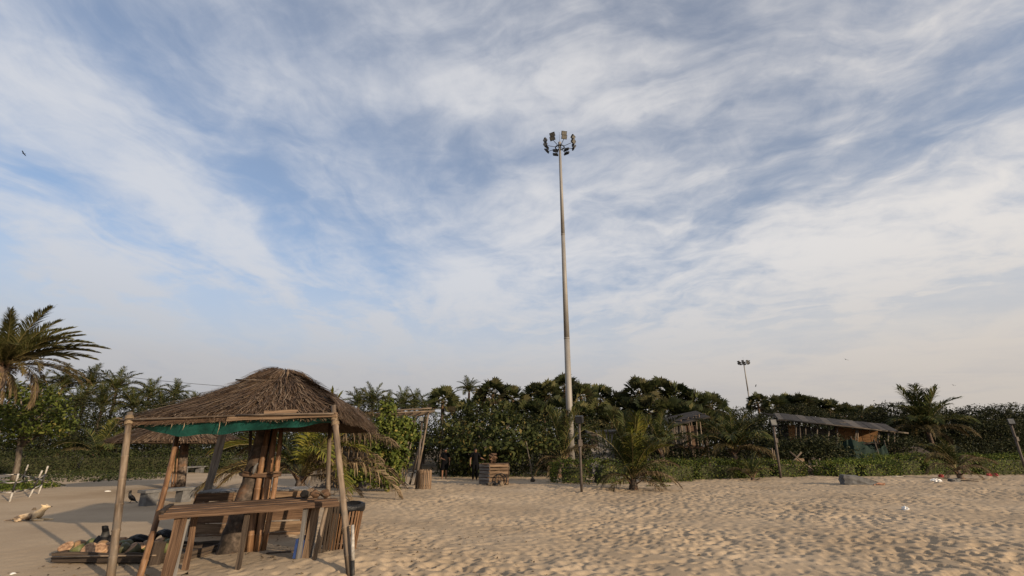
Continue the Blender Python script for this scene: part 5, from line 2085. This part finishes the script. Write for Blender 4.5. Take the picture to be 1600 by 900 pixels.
# ------------------------------------------------------------------ pole pergola
pe = thing('pole_pergola', 'open shelter of thin poles with flat pole roof beside the creeper', 'pergola', far(645, 26))
Yp = 26
c1_ = P(672, 643, 25.5)
c2_ = P(560, 650, 25.5)
c3_ = P(655, 649, 29)
c4_ = P(560, 655, 29)
for t in np.linspace(0, 1, 7):
    bamboo(c2_.lerp(c4_, t) + V(-.5, 0, .05), c1_.lerp(c3_, t) + V(.25, 0, .03), .04, pe, 'roof_pole', 'bamboo', False)
for t in np.linspace(0, 1, 10):
    bamboo(c2_.lerp(c1_, t) + V(0, -.2, -.03), c4_.lerp(c3_, t) + V(0, .2, -.03), .03, pe, 'cross_pole', 'bamboo', False)
bamboo(c2_ + V(-.5, -.1, .13), c1_ + V(.1, -.1, .16), .04, pe, 'roof_pole', 'bamboo', False)
for pxb, pyb, pxt, pyt, Y in [(648, 752, 670, 643, 25.5), (634, 735, 650, 650, 27), (622, 738, 645, 655, 27.5), (640, 745, 660, 680, 25.8), (612, 738, 636, 655, 28.5), (630, 742, 640, 652, 28)]:
    bamboo(gl(P(pxb, pyb, Y), -.1), P(pxt, pyt, Y), .05, pe, 'post', 'bamboo', False)
# low concrete ledge of the path behind it
lg = thing('path_ledge', 'low pale concrete ledge beside the sandy path behind the pergola', 'ledge', far(600, 36))
plank(far(585, 35.5) + V(0, 0, .1), far(665, 35.5) + V(0, 0, .1), .55, .3, lg, 'ledge', 'concrete_warm', seg=6)
# thatched shelter glimpsed in the gap
sh = thing('small_shelter', 'small grey-roofed shelter glimpsed through the gap behind the path', 'shelter', far(676, 44))
a = P(676, 690, 44)
plank(a + V(-1.1, 0, .12), a + V(.9, 0, .12), 1.2, .12, sh, 'roof', 'mat_grey', face=(0, -.5, 1), seg=4)
for dx in (-.9, .7):
    bamboo(Vector((a.x + dx, a.y, -.1)), Vector((a.x + dx, a.y, a.z + .1)), .06, sh, 'post', 'bamboo', False)
# small round lamp on a pole
lp = thing('globe_lamp', 'thin pole with small pale globe lamp in front of the almond leaves', 'lamp', far(691, 33))
t_ = P(692, 669, 33)
mb = MB()
mb.tube([Vector((t_.x, 33, -.1)), t_], .035, 8)
mb.build('pole', M['dark_metal'], lp)
mb = MB()
mb.tube([t_ + V(0, 0, -.12), t_ + V(0, 0, -.07), t_, t_ + V(0, 0, .09), t_ + V(0, 0, .13)], [.03, .1, .14, .09, .01], 10)
mb.build('globe', M['white_plastic'], lp)


# ------------------------------------------------------------------ lamp posts along the beach edge
def lamp_post(pb_, pt_, label, r=.06, box=(.34, .12, .36), face=V(0, -1, .3), arm=True, board=None):
    root = thing('lamp_post', label, 'lamp post', gl(pb_))
    mb = MB()
    a, b = gl(pb_, -.2), Vector(pt_)
    mb.tube([a, a.lerp(b, .5), b], [r, r * .95, r * .9], 9)
    mb.build('pole', M['post_rust'], root)
    mb = MB()
    Rm = face.normalized().to_track_quat('-Y', 'Z').to_matrix()
    mb.box(b + V(0, -.08, .12), box, Rm)
    hd_ = mb.build('lamp_head', M['dark_metal'], root)
    mb = MB()
    mb.box(b + V(0, -.08, .12) + Rm @ V(0, -box[1] / 2 - .008, 0), (box[0] * .84, .012, box[2] * .84), Rm)
    mb.build('lens', M['lens'], hd_)
    if arm:
        mb = MB()
        q = a.lerp(b, .72)
        mb.box(q + V(0, -.09, 0), (.17, .12, .26), Euler((0, 0, .1)))
        mb.build('control_box', M['post_rust'], root)
    return root


lamp_post(G(650, 765), P(659, 660, G(650, 765).y), 'lamp post with small white lamp face beside the round log bin', .055, (.2, .12, .22), arm=False)
s0_ = G(909, 770)
lamp_post(s0_, P(905, 660, s0_.y), 'brown lamp post with boxy head in front of the tall mast', .055, (.3, .24, .28), V(.5, 1, .2))
s0_ = G(1220, 747)
lamp_post(s0_, P(1208, 664, s0_.y), 'leaning lamp post with pale square lamp before the bamboo restaurant', .075, (.34, .14, .4), V(-.2, -1, .35))
s0_ = G(1606, 744)
lamp_post(s0_, P(1579, 662, s0_.y), 'leaning lamp post with tilted lamp at the right edge', .08, (.34, .14, .4), V(-.6, -1, .5))

# round log bin
c = gl(P(663, 765, G(663, 765).y))
slat_bin('log_bin', c, .29, .29, .82, 22, 'round bin of upright split logs at the foot of the lamp post', False, 'plank_pale')

# ------------------------------------------------------------------ bicycle
bw = G(642, 759)
bi = thing('bicycle', 'dark bicycle parked against the creeper beside the log bin', 'bicycle', bw, R(14))
WR = .33
for i, x in enumerate((0.0, -1.06)):
    mb = MB()
    mb.tube([V(x + math.cos(2 * math.pi * j / 28) * WR, 0, WR + math.sin(2 * math.pi * j / 28) * WR) for j in range(28)], .022, 7, closed=True)
    wh = mb.build('wheel', M['rubber'], bi, world=False)
    mb = MB()
    mb.tube([V(x + math.cos(2 * math.pi * j / 28) * (WR - .03), 0, WR + math.sin(2 * math.pi * j / 28) * (WR - .03)) for j in range(28)], .012, 6, closed=True)
    mb.build('rim', M['steel'], wh, world=False)
    mb = MB()
    for j in range(12):
        a = 2 * math.pi * j / 12
        mb.tube([V(x, 0, WR), V(x + math.cos(a) * (WR - .03), .0, WR + math.sin(a) * (WR - .03))], .003, 4)
    mb.tube([V(x, -.05, WR), V(x, .05, WR)], .02, 8)
    mb.build('spokes', M['steel'], wh, world=False)
mb = MB()
hd2, seat, bb, rear = V(-.22, 0, .78), V(-.75, 0, .74), V(-.58, 0, .29), V(-1.06, 0, WR)
for a, b, r in ((hd2, seat + V(.03, 0, -.1), .017), (hd2 + V(.02, 0, -.12), bb, .019), (bb, seat, .017), (bb, rear, .012), (rear, seat + V(.02, 0, -.08), .011)):
    mb.tube([a, b], r, 8)
mb.build('frame', M['black_paint'], bi, world=False)
mb = MB()
mb.tube([hd2 + V(-.02, 0, .12), hd2 + V(.05, 0, -.18), V(0, 0, WR)], [.017, .016, .012], 8)
mb.build('fork', M['black_paint'], bi, world=False)
mb = MB()
mb.tube([hd2 + V(-.16, -.28, .16), hd2 + V(-.05, -.2, .17), hd2 + V(0, 0, .13), hd2 + V(-.05, .2, .17), hd2 + V(-.16, .28, .16)], .013, 7)
mb.build('handlebar', M['dark_metal'], bi, world=False)
mb = MB()
mb.tube([seat + V(-.14, 0, .09), seat + V(-.05, 0, .10), seat + V(.14, 0, .085)], [(.075, .03), (.065, .03), (.02, .015)], 9, up=(0, 0, 1))
mb.tube([seat, seat + V(0, 0, .08)], .012, 6)
mb.build('saddle', M['black_plastic'], bi, world=False)
for j, z_ in enumerate((0, .07, .14, .2)):
    mb = MB()
    w2 = .11 + .02 * j
    q = hd2 + V(.17, 0, -.08 + z_)
    mb.tube([q + V(-w2, -w2, 0), q + V(w2, -w2, 0), q + V(w2, w2, 0), q + V(-w2, w2, 0)], .008, 5, closed=True)
    mb.build('basket_wire', M['dark_metal'], bi, world=False)
mb = MB()
mb.tube([bb + V(0, -.06, 0), bb + V(0, .06, 0)], .075, 14)
mb.build('chainring', M['dark_metal'], bi, world=False)

# ------------------------------------------------------------------ slatted cart
cb = G(772, 758)
ca = thing('slatted_cart', 'wooden slatted vendor cart beside the person in long trousers', 'cart', cb)
x0, x1, y0, y1 = P(749, 750, cb.y).x, P(794, 750, cb.y).x, cb.y, cb.y + 1.0
for i in range(6):
    z_ = .14 + i * .155
    plank(V(x0 + .5, y0, z_), V(x1, y0, z_ + .01), .12, .025, ca, 'slat', 'plank_pale', face=(0, -1, 0))
    plank(V(x0 - .05, y0 + .5, z_), V(x0 + .48, y0, z_), .12, .025, ca, 'slat', 'plank_grey', face=(-.7, -.7, 0))
    plank(V(x1 + .01, y0 + .02, z_), V(x1 + .01, y1, z_), .12, .025, ca, 'slat', 'plank_brown', face=(1, 0, 0))
    plank(V(x0, y1, z_), V(x1, y1, z_), .12, .025, ca, 'slat', 'plank_brown', face=(0, -1, 0))
for x, y in ((x0 + .49, y0 + .03), (x1 - .03, y0 + .03), (x0, y0 + .5), (x0 + .05, y1 - .03), (x1 - .03, y1 - .03)):
    plank(V(x, y, -.1), V(x, y, 1.0), .07, .05, ca, 'upright', 'plank_brown', face=(0, -1, 0))
for i in range(8):
    plank(V(x0 + .1, y0 + .1 + .12 * i, 1.0), V(x1, y0 + .1 + .12 * i, 1.0), .11, .025, ca, 'top_board', 'plank_brown')
for x in (x1 - .35,):
    mb = MB()
    mb.tube([V(x + math.cos(2 * math.pi * j / 20) * .28, y0 - .12, .28 + math.sin(2 * math.pi * j / 20) * .28) for j in range(20)], .025, 6, closed=True)
    wh = mb.build('wheel', M['rubber'], ca)
    mb = MB()
    for j in range(8):
        a = 2 * math.pi * j / 8
        mb.tube([V(x, y0 - .12, .28), V(x + math.cos(a) * .27, y0 - .12, .28 + math.sin(a) * .27)], .006, 4)
    mb.build('spokes', M['dark_metal'], wh)
tr = thing('rubbish_pile', 'dark bags and bottles heaped on the sand in front of the cart', 'rubbish', V(x0 + .4, y0 - .35, 0))
for i in range(9):
    bm_ = bmesh.new()
    bmesh.ops.create_icosphere(bm_, subdivisions=2, radius=random.uniform(.08, .2))
    q = V(x0 + random.uniform(0, 1.1), y0 - random.uniform(.25, .55), .08)
    for v in bm_.verts:
        v.co *= random.uniform(.7, 1.2)
        v.co += q - origin(tr)
    me = bpy.data.meshes.new('bag')
    bm_.to_mesh(me)
    bm_.free()
    link('bag', me, tr, [M['black_plastic'], M['mud'], M['black_plastic'], M['bark']][i % 4])
hg = thing('hanging_bunch', 'reddish bunch of goods standing on the slatted cart', 'goods', V(x0 + .62, y0 + .45, 1.01))
for i in range(7):
    bm_ = bmesh.new()
    bmesh.ops.create_icosphere(bm_, subdivisions=2, radius=.10)
    for v in bm_.verts:
        v.co *= random.uniform(.8, 1.15)
        v.co += V(random.uniform(-.14, .14), random.uniform(-.1, .1), .1 + .09 * (i // 2))
    me = bpy.data.meshes.new('fruit')
    bm_.to_mesh(me)
    bm_.free()
    link('fruit', me, hg, M['plank_brown'])
# prop stick with a knob foot under the almond tree
ps = thing('prop_stick', 'leaning stick with knobbly foot standing on sand under the almond tree', 'stick', G(832, 753))
mb = MB()
a, b = G(832, 753), P(822, 690, G(832, 753).y)
mb.tube([a + V(0, 0, .15), a.lerp(b, .5) + V(.03, 0, 0), b], [.035, .03, .025], 7)
mb.build('stick', M['bark'], ps)
mb = MB()
mb.tube([a + V(0, 0, -.03), a + V(.03, 0, .06), a + V(-.02, 0, .15), a + V(0, 0, .22)], [.06, .14, .10, .04], 8, wob=.2)
mb.build('root_knob', M['bark'], ps)


# ------------------------------------------------------------------ floodlight masts
def mast(base, ztop, r0, r1, ring_r, s, label, n=8, detail=True):
    base = Vector(base)
    root = thing('floodlight_mast', label, 'mast', base)
    H_ = ztop - base.z
    joints = [0, .36, .68, 1.0]
    for a, b in zip(joints[:-1], joints[1:]):
        mb = MB()
        k = 1.05 if a > 0 else 1.0
        ra, rb = r0 + (r1 - r0) * a, r0 + (r1 - r0) * b
        mb.tube([base + V(0, 0, H_ * a), base + V(0, 0, H_ * (b + .012 if b < 1 else 1))], [ra, rb * .97], 16)
        mb.build('mast_section', M['steel'], root)
        if b < 1:
            mb = MB()
            mb.tube([base + V(0, 0, H_ * b - .03), base + V(0, 0, H_ * b + .06)], [rb * 1.05, rb * 1.05], 16)
            mb.build('joint_collar', M['steel'], root)
    top = base + V(0, 0, H_)
    mb = MB()
    mb.tube([base + V(0, 0, -.1), base + V(0, 0, .06)], r0 * 1.9, 16)
    mb.build('base_plate', M['steel'], root)
    mb = MB()
    mb.tube([top + V(math.cos(2 * math.pi * i / 16) * .46 * s, math.sin(2 * math.pi * i / 16) * .46 * s, -.35 * s) for i in range(16)], .06 * s, 8, closed=True)
    for i in range(4):
        a = math.pi / 2 * i + .4
        mb.tube([top + V(0, 0, -.35 * s), top + V(math.cos(a) * .46 * s, math.sin(a) * .46 * s, -.35 * s)], .035 * s, 6)
    rg = mb.build('lamp_ring', M['dark_metal'], root)
    mb = MB()
    mb.tube([top + V(0, 0, -.2 * s), top + V(0, 0, .28 * s), top + V(0, 0, .34 * s)], [.17 * s, .17 * s, .05 * s], 12)
    mb.build('head_frame', M['steel'], root)
    mb = MB()
    mb.tube([top + V(0, 0, .3 * s), top + V(0, 0, 1.6 * s)], [.018 * s, .008 * s], 5)
    mb.build('lightning_rod', M['dark_metal'], root)
    for i in range(n):
        a = 2 * math.pi * i / n + .2
        d = V(math.cos(a), math.sin(a), 0)
        c_ = top + d * ring_r + V(0, 0, -.3 * s)
        mb = MB()
        mb.tube([top + d * .46 * s + V(0, 0, -.35 * s), c_], .03 * s, 6)
        mb.tube([c_ + V(0, 0, -.05), c_ + V(0, 0, .62 * s)], .03 * s, 6)
        mb.build('lamp_arm', M['dark_metal'], root)
        for z_ in (0.12, .60):
            f_ = (d + V(0, 0, -.62)).normalized()
            Rm = f_.to_track_quat('-Y', 'Z').to_matrix()
            q = c_ + V(0, 0, z_ * s) + d * .13 * s
            mb = MB()
            mb.box(q, (.56 * s, .14 * s, .42 * s), Rm)
            fins = q - f_ * .11 * s
            for w in (-.18, -.06, .06, .18):
                mb.box(fins + Rm @ V(w * s, 0, 0), (.03 * s, .1 * s, .3 * s), Rm)
            lamp = mb.build('floodlight', M['dark_metal'], root)
            mb = MB()
            mb.box(q + f_ * (.07 * s + .008), (.48 * s, .012, .34 * s), Rm)
            mb.build('lens', M['lens'], lamp)
    return root


mb_ = far(892, 34)
tp = P(874.5, 226, 34)
mast((tp.x, 34, 0), tp.z, .26, .10, 1.14, .78, 'tall steel floodlight mast with ring of lamps rising from the grove')
tp = P(1162, 567, 135)
mast((tp.x, 135, 0), tp.z, .25, .14, 1.35, 1.1, 'distant floodlight mast above the trees at right')

# ------------------------------------------------------------------ huts in the grove
# stilt hut right of the big palm
hb = far(1068, 38)
h1 = thing('stilt_hut', 'raised bamboo hut with flat thatch roof right of the big palm', 'hut', hb)
a, b = P(1046, 661, 38), P(1092, 648, 38)
fl = P(1068, 697, 38).z
plank(a + V(-.2, 0, .05), b + V(.3, 0, .05), 2.4, .12, h1, 'roof', 'roof_dark', face=(0, -.25, 1), seg=5, wob=.03)
for i in range(6):
    bamboo(a.lerp(b, i / 5) + V(0, -1.3, -.03), a.lerp(b, i / 5) + V(0, 1.3, .12), .035, h1, 'roof_pole', 'bamboo', False)
for px in (1050, 1062, 1074, 1086, 1091):
    q = P(px, 700, 38)
    tz = a.lerp(b, min(1, max(0, (px - 1046) / 46))).z
    bamboo(V(q.x, 37.2, -.1), V(q.x + .05, 37.2, tz), .05, h1, 'post', 'bamboo', False)
    bamboo(V(q.x, 39.0, -.1), V(q.x + .05, 39.0, tz), .05, h1, 'post', 'bamboo', False)
for i in range(5):
    xa = P(1050 + i * 8, 690, 37.3).x
    xb = P(1050 + i * 8 + 7.6, 690, 37.3).x
    plank(V(xa, 37.35, fl + .7), V(xb, 37.35, fl + .7), 1.5, .03, h1, 'wall_mat', 'mat_grey' if i < 3 else 'plank_brown', face=(0, -1, 0))
plank(V(P(1044, 690, 38).x, 38.1, fl - .1), V(P(1094, 690, 38).x, 38.1, fl - .1), 2.0, .1, h1, 'floor', 'plank_brown')
# grey hut left of it
h2_ = thing('grey_hut', 'low grey plank hut half hidden between mast and big palm', 'hut', far(938, 36))
a, b = P(922, 676, 36), P(958, 674, 36)
for i in range(9):
    q, w = a.lerp(b, (i + .1) / 9), a.lerp(b, (i + .5) / 9)
    plank(V(w.x, 36, -.1), V(w.x, 36, a.z), (b.x - a.x) / 9 * .93, .03, h2_, 'wall_board', 'plank_grey', face=(0, -1, 0))
plank(a + V(-.2, .3, .06), b + V(.3, .3, .03), 1.0, .1, h2_, 'roof', 'roof_dark', face=(0, -.15, 1), seg=4, wob=.02)
plank(P(924, 688, 35.9), P(934, 688, 35.9), .8, .04, h2_, 'shutter', 'plank_dark', face=(0, -1, 0))
# ------------------------------------------------------------------ bamboo restaurant at right
YR = 39.5
rs = thing('beach_restaurant', 'long raised bamboo restaurant with dark sloping roof and orange mat walls', 'restaurant', far(1300, YR))
ra, rb = P(1212, 650, YR + 2), P(1392, 669, YR - 1.2)
rr = rb - ra
for i in range(14):
    q0, q1 = ra.lerp(rb, i / 14), ra.lerp(rb, (i + 1) / 14)
    plank(q0 + V(-.03, 0, .02 * (i % 2)), q1 + V(.03, 0, .02 * (i % 2)), 3.4, .07, rs, 'roof_sheet', 'roof_dark' if i % 3 else 'mat_grey', face=(0, -.22, 1), seg=2, wob=.03)
for dy, dz in ((-1.7, -.42), (-.6, -.16), (.8, .12), (1.6, .30)):
    bamboo(ra + V(-.3, dy, dz), rb + V(-.1, dy, dz), .06, rs, 'purlin', 'bark', False)
bamboo(ra + V(-1.2, -1.8, -.42), ra + V(5, -1.8, -.65), .05, rs, 'eave_pole', 'bark', False)
flz = P(1300, 692, YR).z
for pxb, pxt in [(1235, 1228), (1244, 1234), (1252, 1243), (1300, 1292), (1322, 1321), (1329, 1323), (1353, 1353), (1360, 1354), (1372, 1367), (1386, 1374), (1262, 1262), (1280, 1280)]:
    t = min(max((pxt - 1212) / 180, 0), 1)
    top = ra.lerp(rb, t) + V(0, -1.5, -.35)
    bx_ = P(pxb, 700, top.y).x
    bamboo(V(bx_, top.y, -.1), top, .055, rs, 'post', 'bark' if pxb % 3 else 'bamboo', False)
    bamboo(V(bx_ + .2, top.y + 2.6, -.1), top + V(.1, 2.6, .6), .055, rs, 'post', 'bark', False)
for i in range(12):       # mats of the back wall
    t0, t1 = .06 + i * .073, .06 + (i + .94) * .073
    q0, q1 = ra.lerp(rb, t0) + V(0, .6, 0), ra.lerp(rb, t1) + V(0, .6, 0)
    hi = .55 if i < 7 else .28
    z1_ = (q0.z + q1.z) / 2 - hi
    mat_ = 'mat_orange' if i > 6 or i in (1,) else 'mat_grey'
    plank(V(q0.x, q0.y, (flz + z1_) / 2), V(q1.x, q1.y, (flz + z1_) / 2), z1_ - flz, .04, rs, 'wall_mat', mat_, face=(0, -1, 0))
plank(V(ra.x, YR + 1.2, flz - .06), V(rb.x, YR - 1.2, flz - .06), 3.2, .1, rs, 'floor', 'plank_dark', seg=6)
# low long shed at its right
ls = thing('low_shed', 'long low dark shed right of the green net tent', 'shed', far(1420, 38))
a, b = P(1392, 704, 38), P(1448, 705, 37.5)
plank(a, b, 1.8, .1, ls, 'roof', 'plank_dark', face=(0, -.3, 1), seg=4)
for i in range(5):
    t = i / 4
    bamboo(gl(a.lerp(b, t), -.1), a.lerp(b, t), .06, ls, 'post', 'bamboo', False)
for i in range(4):
    plank(gl(a.lerp(b, (i + .1) / 4), .35) + V(0, .2, 0), gl(a.lerp(b, (i + .9) / 4), .35) + V(0, .2, 0), .8, .03, ls, 'wall_mat', 'mat_grey', face=(0, -1, 0))

# green net tent
nt_ = thing('green_net_tent', 'sagging dark green net slung on poles before the restaurant', 'net tent', far(1350, 36))


def net(corners, sag, name='net', nu=16, nv=10):
    a, b, c_, d_ = [Vector(q) for q in corners]
    vs, fs = [], []
    for lay in (0, 1):
        for i in range(nu + 1):
            for j in range(nv + 1):
                u, v_ = i / nu, j / nv
                p = a.lerp(b, u).lerp(d_.lerp(c_, u), v_)
                p.z -= sag * math.sin(math.pi * u) * math.sin(math.pi * v_ * .9 + .15) + .04 * math.sin(u * 17 + v_ * 6)
                p.y -= sag * .3 * math.sin(math.pi * u) + .06 * math.sin(u * 13 + v_ * 3) + lay * .01
                vs.append(p)
    n_ = (nu + 1) * (nv + 1)
    for lay in (0, 1):
        for i in range(nu):
            for j in range(nv):
                q = lay * n_ + i * (nv + 1) + j
                fs.append((q, q + nv + 1, q + nv + 2, q + 1))
    m_ = MB()
    m_.add(vs, fs, smooth=True)
    return m_.build(name, M['green_net'], nt_)


Yn = 36
net((P(1309, 692, Yn), P(1330, 685, Yn - .4), P(1338, 722, Yn - .6), P(1312, 722, Yn)), .05)
net((P(1330, 685, Yn - .4), P(1366, 703, Yn - .2), P(1366, 722, Yn - .4), P(1338, 722, Yn - .6)), .25)
net((P(1366, 704, Yn - .2), P(1382, 694, Yn), P(1392, 720, Yn), P(1366, 722, Yn - .4)), .25)
net((P(1334, 690, Yn + 1.6), P(1380, 690, Yn + 1.6), P(1384, 718, Yn + 1.4), P(1334, 718, Yn + 1.4)), .15)
for px, py, y in ((1330, 684, Yn - .4), (1366, 688, Yn - .2), (1382, 690, Yn), (1309, 690, Yn)):
    q = P(px, py, y)
    bamboo(V(q.x + .1, y, -.1), q + V(0, 0, .1), .04, nt_, 'pole', 'bark', False)

# bamboo crossed fence
xf_ = thing('bamboo_fence', 'broken bamboo fence with crossed poles in the hedge gap', 'fence', far(1262, 33.3))
Yx = 33.3
for (x0_, y0_, x1_, y1_), r in [((1234, 706, 1279, 741), .05), ((1252, 707, 1231, 731), .05), ((1228, 726, 1285, 729), .04), ((1212, 724, 1236, 727), .04), ((1256, 735, 1280, 737), .04)]:
    bamboo(P(x0_, y0_, Yx), P(x1_, y1_, Yx - .1), r, xf_, 'pole', 'bamboo', False)
for x, yt in ((1243, 718), (1271, 715), (1275, 719), (1280, 716), (1253, 725), (1206, 700), (1209, 703)):
    q = P(x, yt, Yx + .1)
    bamboo(V(q.x, q.y, -.15), q, .045, xf_, 'post', 'bamboo', False)
pn = thing('pale_panel', 'pale square board leaning behind the crossed bamboo poles', 'board', far(1250, 34))
q = P(1250, 718, 34)
plank(V(q.x - .25, 34, .0) + V(0, 0, .62), V(q.x + .3, 34, .62), .9, .03, pn, 'panel', 'plank_pale', face=(0, -1, .1))
mb = MB()
mb.board(V(q.x, 34.05, -.1), V(q.x, 34.05, .5), .06, .05, (0, -1, 0))
mb.build('stake', M['plank_brown'], pn)

# ------------------------------------------------------------------ litter on the sand
def rock(name, c, size, label, mat, cat, jit=.18, seed=1, sub=3):
    random.seed(seed)
    bm_ = bmesh.new()
    bmesh.ops.create_cube(bm_, size=1)
    bmesh.ops.subdivide_edges(bm_, edges=bm_.edges, cuts=sub, use_grid_fill=True)
    for v in bm_.verts:
        n_ = 1 + random.uniform(-jit, jit) * .5
        k_ = 1 - .12 * (abs(v.co.x) ** 3 + abs(v.co.y) ** 3)
        v.co = Vector((v.co.x * size[0] * n_ * k_, v.co.y * size[1] * n_ * k_, (v.co.z + .5) * size[2] * (1 + random.uniform(-jit, jit) * .5) - .05))
    me = bpy.data.meshes.new(name)
    bm_.to_mesh(me)
    bm_.free()
    o = link(name, me, None, mat)
    o.location = c
    return tag(o, label, cat)


o = rock('concrete_block', gl(G(1342, 757)), (1.45, .7, .46), 'broken grey concrete block lying on the sand before the hedge', M['concrete'], 'block', .14, 3)
o.rotation_euler = (0, .03, -.25)
for v in o.data.vertices:      # broken off towards one end
    k_ = max(0.0, v.co.x + .1)
    v.co.z *= max(.35, 1 - .7 * k_) if v.co.z > 0 else 1
    v.co.y *= 1 - .35 * k_
rock('brick_rubble', gl(G(1371, 758)), (.55, .4, .14), 'small reddish rubble beside the broken concrete block', plain_mat('brick_rubble', (.22, .10, .06), (.34, .20, .13), 8, .9), 'rubble', .5, 4)
rock('driftwood_slab', gl(G(1393, 746)), (1.2, .3, .12), 'thin pale slab lying at the foot of the right hedge', M['concrete_warm'], 'slab', .3, 5)
rock('grey_stone', gl(G(1492, 753)), (.5, .35, .2), 'grey stone at the foot of the half-dry little palm', M['concrete'], 'stone', .4, 6)
mb = MB()
a, b = gl(G(1498, 752), .05), gl(G(1530, 754), .05)
mb.tube([a, a.lerp(b, .5) + V(0, 0, .02), b], [.03, .028, .02], 7)
tag(mb.build('stick', M['bamboo']), 'pale fallen stick beside the grey stone and little palm', 'stick')


def crumpled(c, size, label, mat, cat, name, seed):
    random.seed(seed)
    bm_ = bmesh.new()
    bmesh.ops.create_icosphere(bm_, subdivisions=3, radius=1)
    for v in bm_.verts:
        n_ = random.uniform(.65, 1.15)
        v.co = Vector((v.co.x * size[0] * n_, v.co.y * size[1] * n_, max(-.3, v.co.z) * size[2] * n_))
    me = bpy.data.meshes.new(name)
    bm_.to_mesh(me)
    bm_.free()
    o = link(name, me, None, mat)
    o.location = Vector(c) + V(0, 0, size[2] * .3)
    return tag(o, label, cat)


crumpled(gl(G(1463, 753)), (.28, .2, .13), 'crumpled white plastic bag on sand left of the little palm', M['white_plastic'], 'plastic bag', 'plastic_bag', 11)
crumpled(gl(G(1415, 797)), (.09, .10, .08), 'white plastic cup lying on the open sand at right', M['white_plastic'], 'cup', 'plastic_cup', 12)
crumpled(gl(G(1471, 746)), (.16, .14, .15), 'red ball at the hedge left of the little palm', M['red_plastic'], 'ball', 'red_bag', 13)
crumpled(gl(G(1546, 744)), (.18, .15, .15), 'left of two red bags under the right hedge', M['red_plastic'], 'bag', 'red_bag', 14)
crumpled(gl(G(1556, 744)), (.16, .15, .16), 'right of two red bags under the right hedge', M['red_plastic'], 'bag', 'red_bag', 15)
crumpled(gl(G(168, 768)), (.12, .12, .03), 'flat white scrap of litter on the sandy lane', M['white_plastic'], 'litter', 'paper_scrap', 16)
crumpled(gl(G(20, 897)), (.035, .04, .015), 'tiny white scrap in the sand at lower left', M['white_plastic'], 'litter', 'paper_scrap', 17)
crumpled(gl(G(53, 797)), (.05, .05, .06), 'small dark lump on the sand behind the dog', M['bark'], 'litter', 'dark_lump', 18)

# scattered husk bits and pebbles near the kiosk, past counting
bits = []
nb = 1500
bx = np.concatenate([rng.uniform(-7.5, .5, 800), rng.uniform(-6, 26, 700)])
by = np.concatenate([rng.uniform(6.4, 13, 800), rng.uniform(6.5, 28, 700)])
pv, pf = [], []
for i in range(nb):
    c_ = np.array([bx[i], by[i], mound(bx[i], by[i]) + float(dent_at(np.array([bx[i]]), np.array([by[i]]))[0]) + .004])
    s_ = rng.uniform(.006, .022)
    q = rng.normal(0, 1, (4, 3)) * s_
    q[:, 2] = np.abs(q[:, 2]) * .6
    k_ = len(pv)
    pv += list(c_ + q)
    pf += [(k_, k_ + 1, k_ + 2), (k_, k_ + 2, k_ + 3), (k_, k_ + 1, k_ + 3), (k_ + 1, k_ + 2, k_ + 3)]
o = link('sand_litter', mesh_np(np.array(pv), np.array(pf), M['leaf_dry']))
tag(o, 'tiny husk crumbs and leaf bits scattered over the sand, thickest near the kiosk', 'litter', kind='stuff')

# ------------------------------------------------------------------ cable and flying birds
ca0, ca1 = P(-40, 548, 24), P(345, 603, 30)
mb = MB()
pts = [ca0.lerp(ca1, i / 10) - V(0, 0, .25 * math.sin(math.pi * i / 10)) for i in range(11)]
ca2 = P(560, 628, 34)
pts += [ca1.lerp(ca2, i / 5) - V(0, 0, .1 * math.sin(math.pi * i / 5)) for i in range(1, 6)]
mb.tube(pts, .012, 5)
tag(mb.build('overhead_cable', M['black_plastic']), 'thin dark overhead cable slanting down behind the kiosk roof', 'cable')


def flyer(px, py, Y, span, label, rz, roll=.2):
    c_ = P(px, py, Y)
    root = thing('bird', label, 'bird', c_, rz, 'birds in the sky')
    mb = MB()
    mb.tube([V(-.42, 0, 0), V(-.2, 0, 0), V(0, 0, .01), V(.2, 0, .02), V(.3, 0, .0)], [(.05, .01), (.05, .04), (.08, .07), (.055, .05), (.01, .01)], 8, up=(0, 1, 0))
    b_ = mb.build('body', M['feather'], root, world=False)
    for s in (-1, 1):
        mb = MB()
        mb.add([(-.12, 0, .02), (.14, 0, .03), (.2, s * .35, .16 + roll * s), (-.06, s * .42, .15 + roll * s), (.02, s * .85, .08 + roll * s * 2), (-.14, s * .8, .07 + roll * s * 2),
                (-.12, 0, .005), (.14, 0, .01), (.2, s * .35, .145 + roll * s), (-.06, s * .42, .138 + roll * s)],
               [(0, 1, 2, 3), (3, 2, 4, 5), (6, 7, 8, 9), (9, 8, 4, 5)])
        mb.build('wing', M['feather'], root, world=False)
    k_ = span / 1.7
    root.scale = (k_,) * 3
    return root


flyer(37, 240, 55, 1.0, 'soaring bird alone high in the left of the sky', R(200), .1)
flyer(1322, 562, 80, .8, 'small bird flying right of the distant mast', R(20))
flyer(1181, 603, 90, .8, 'small bird flying just right of the distant mast pole', R(170))
flyer(1490, 602, 70, .6, 'tiny bird flying at the tip of the tall plumed palm', R(10))
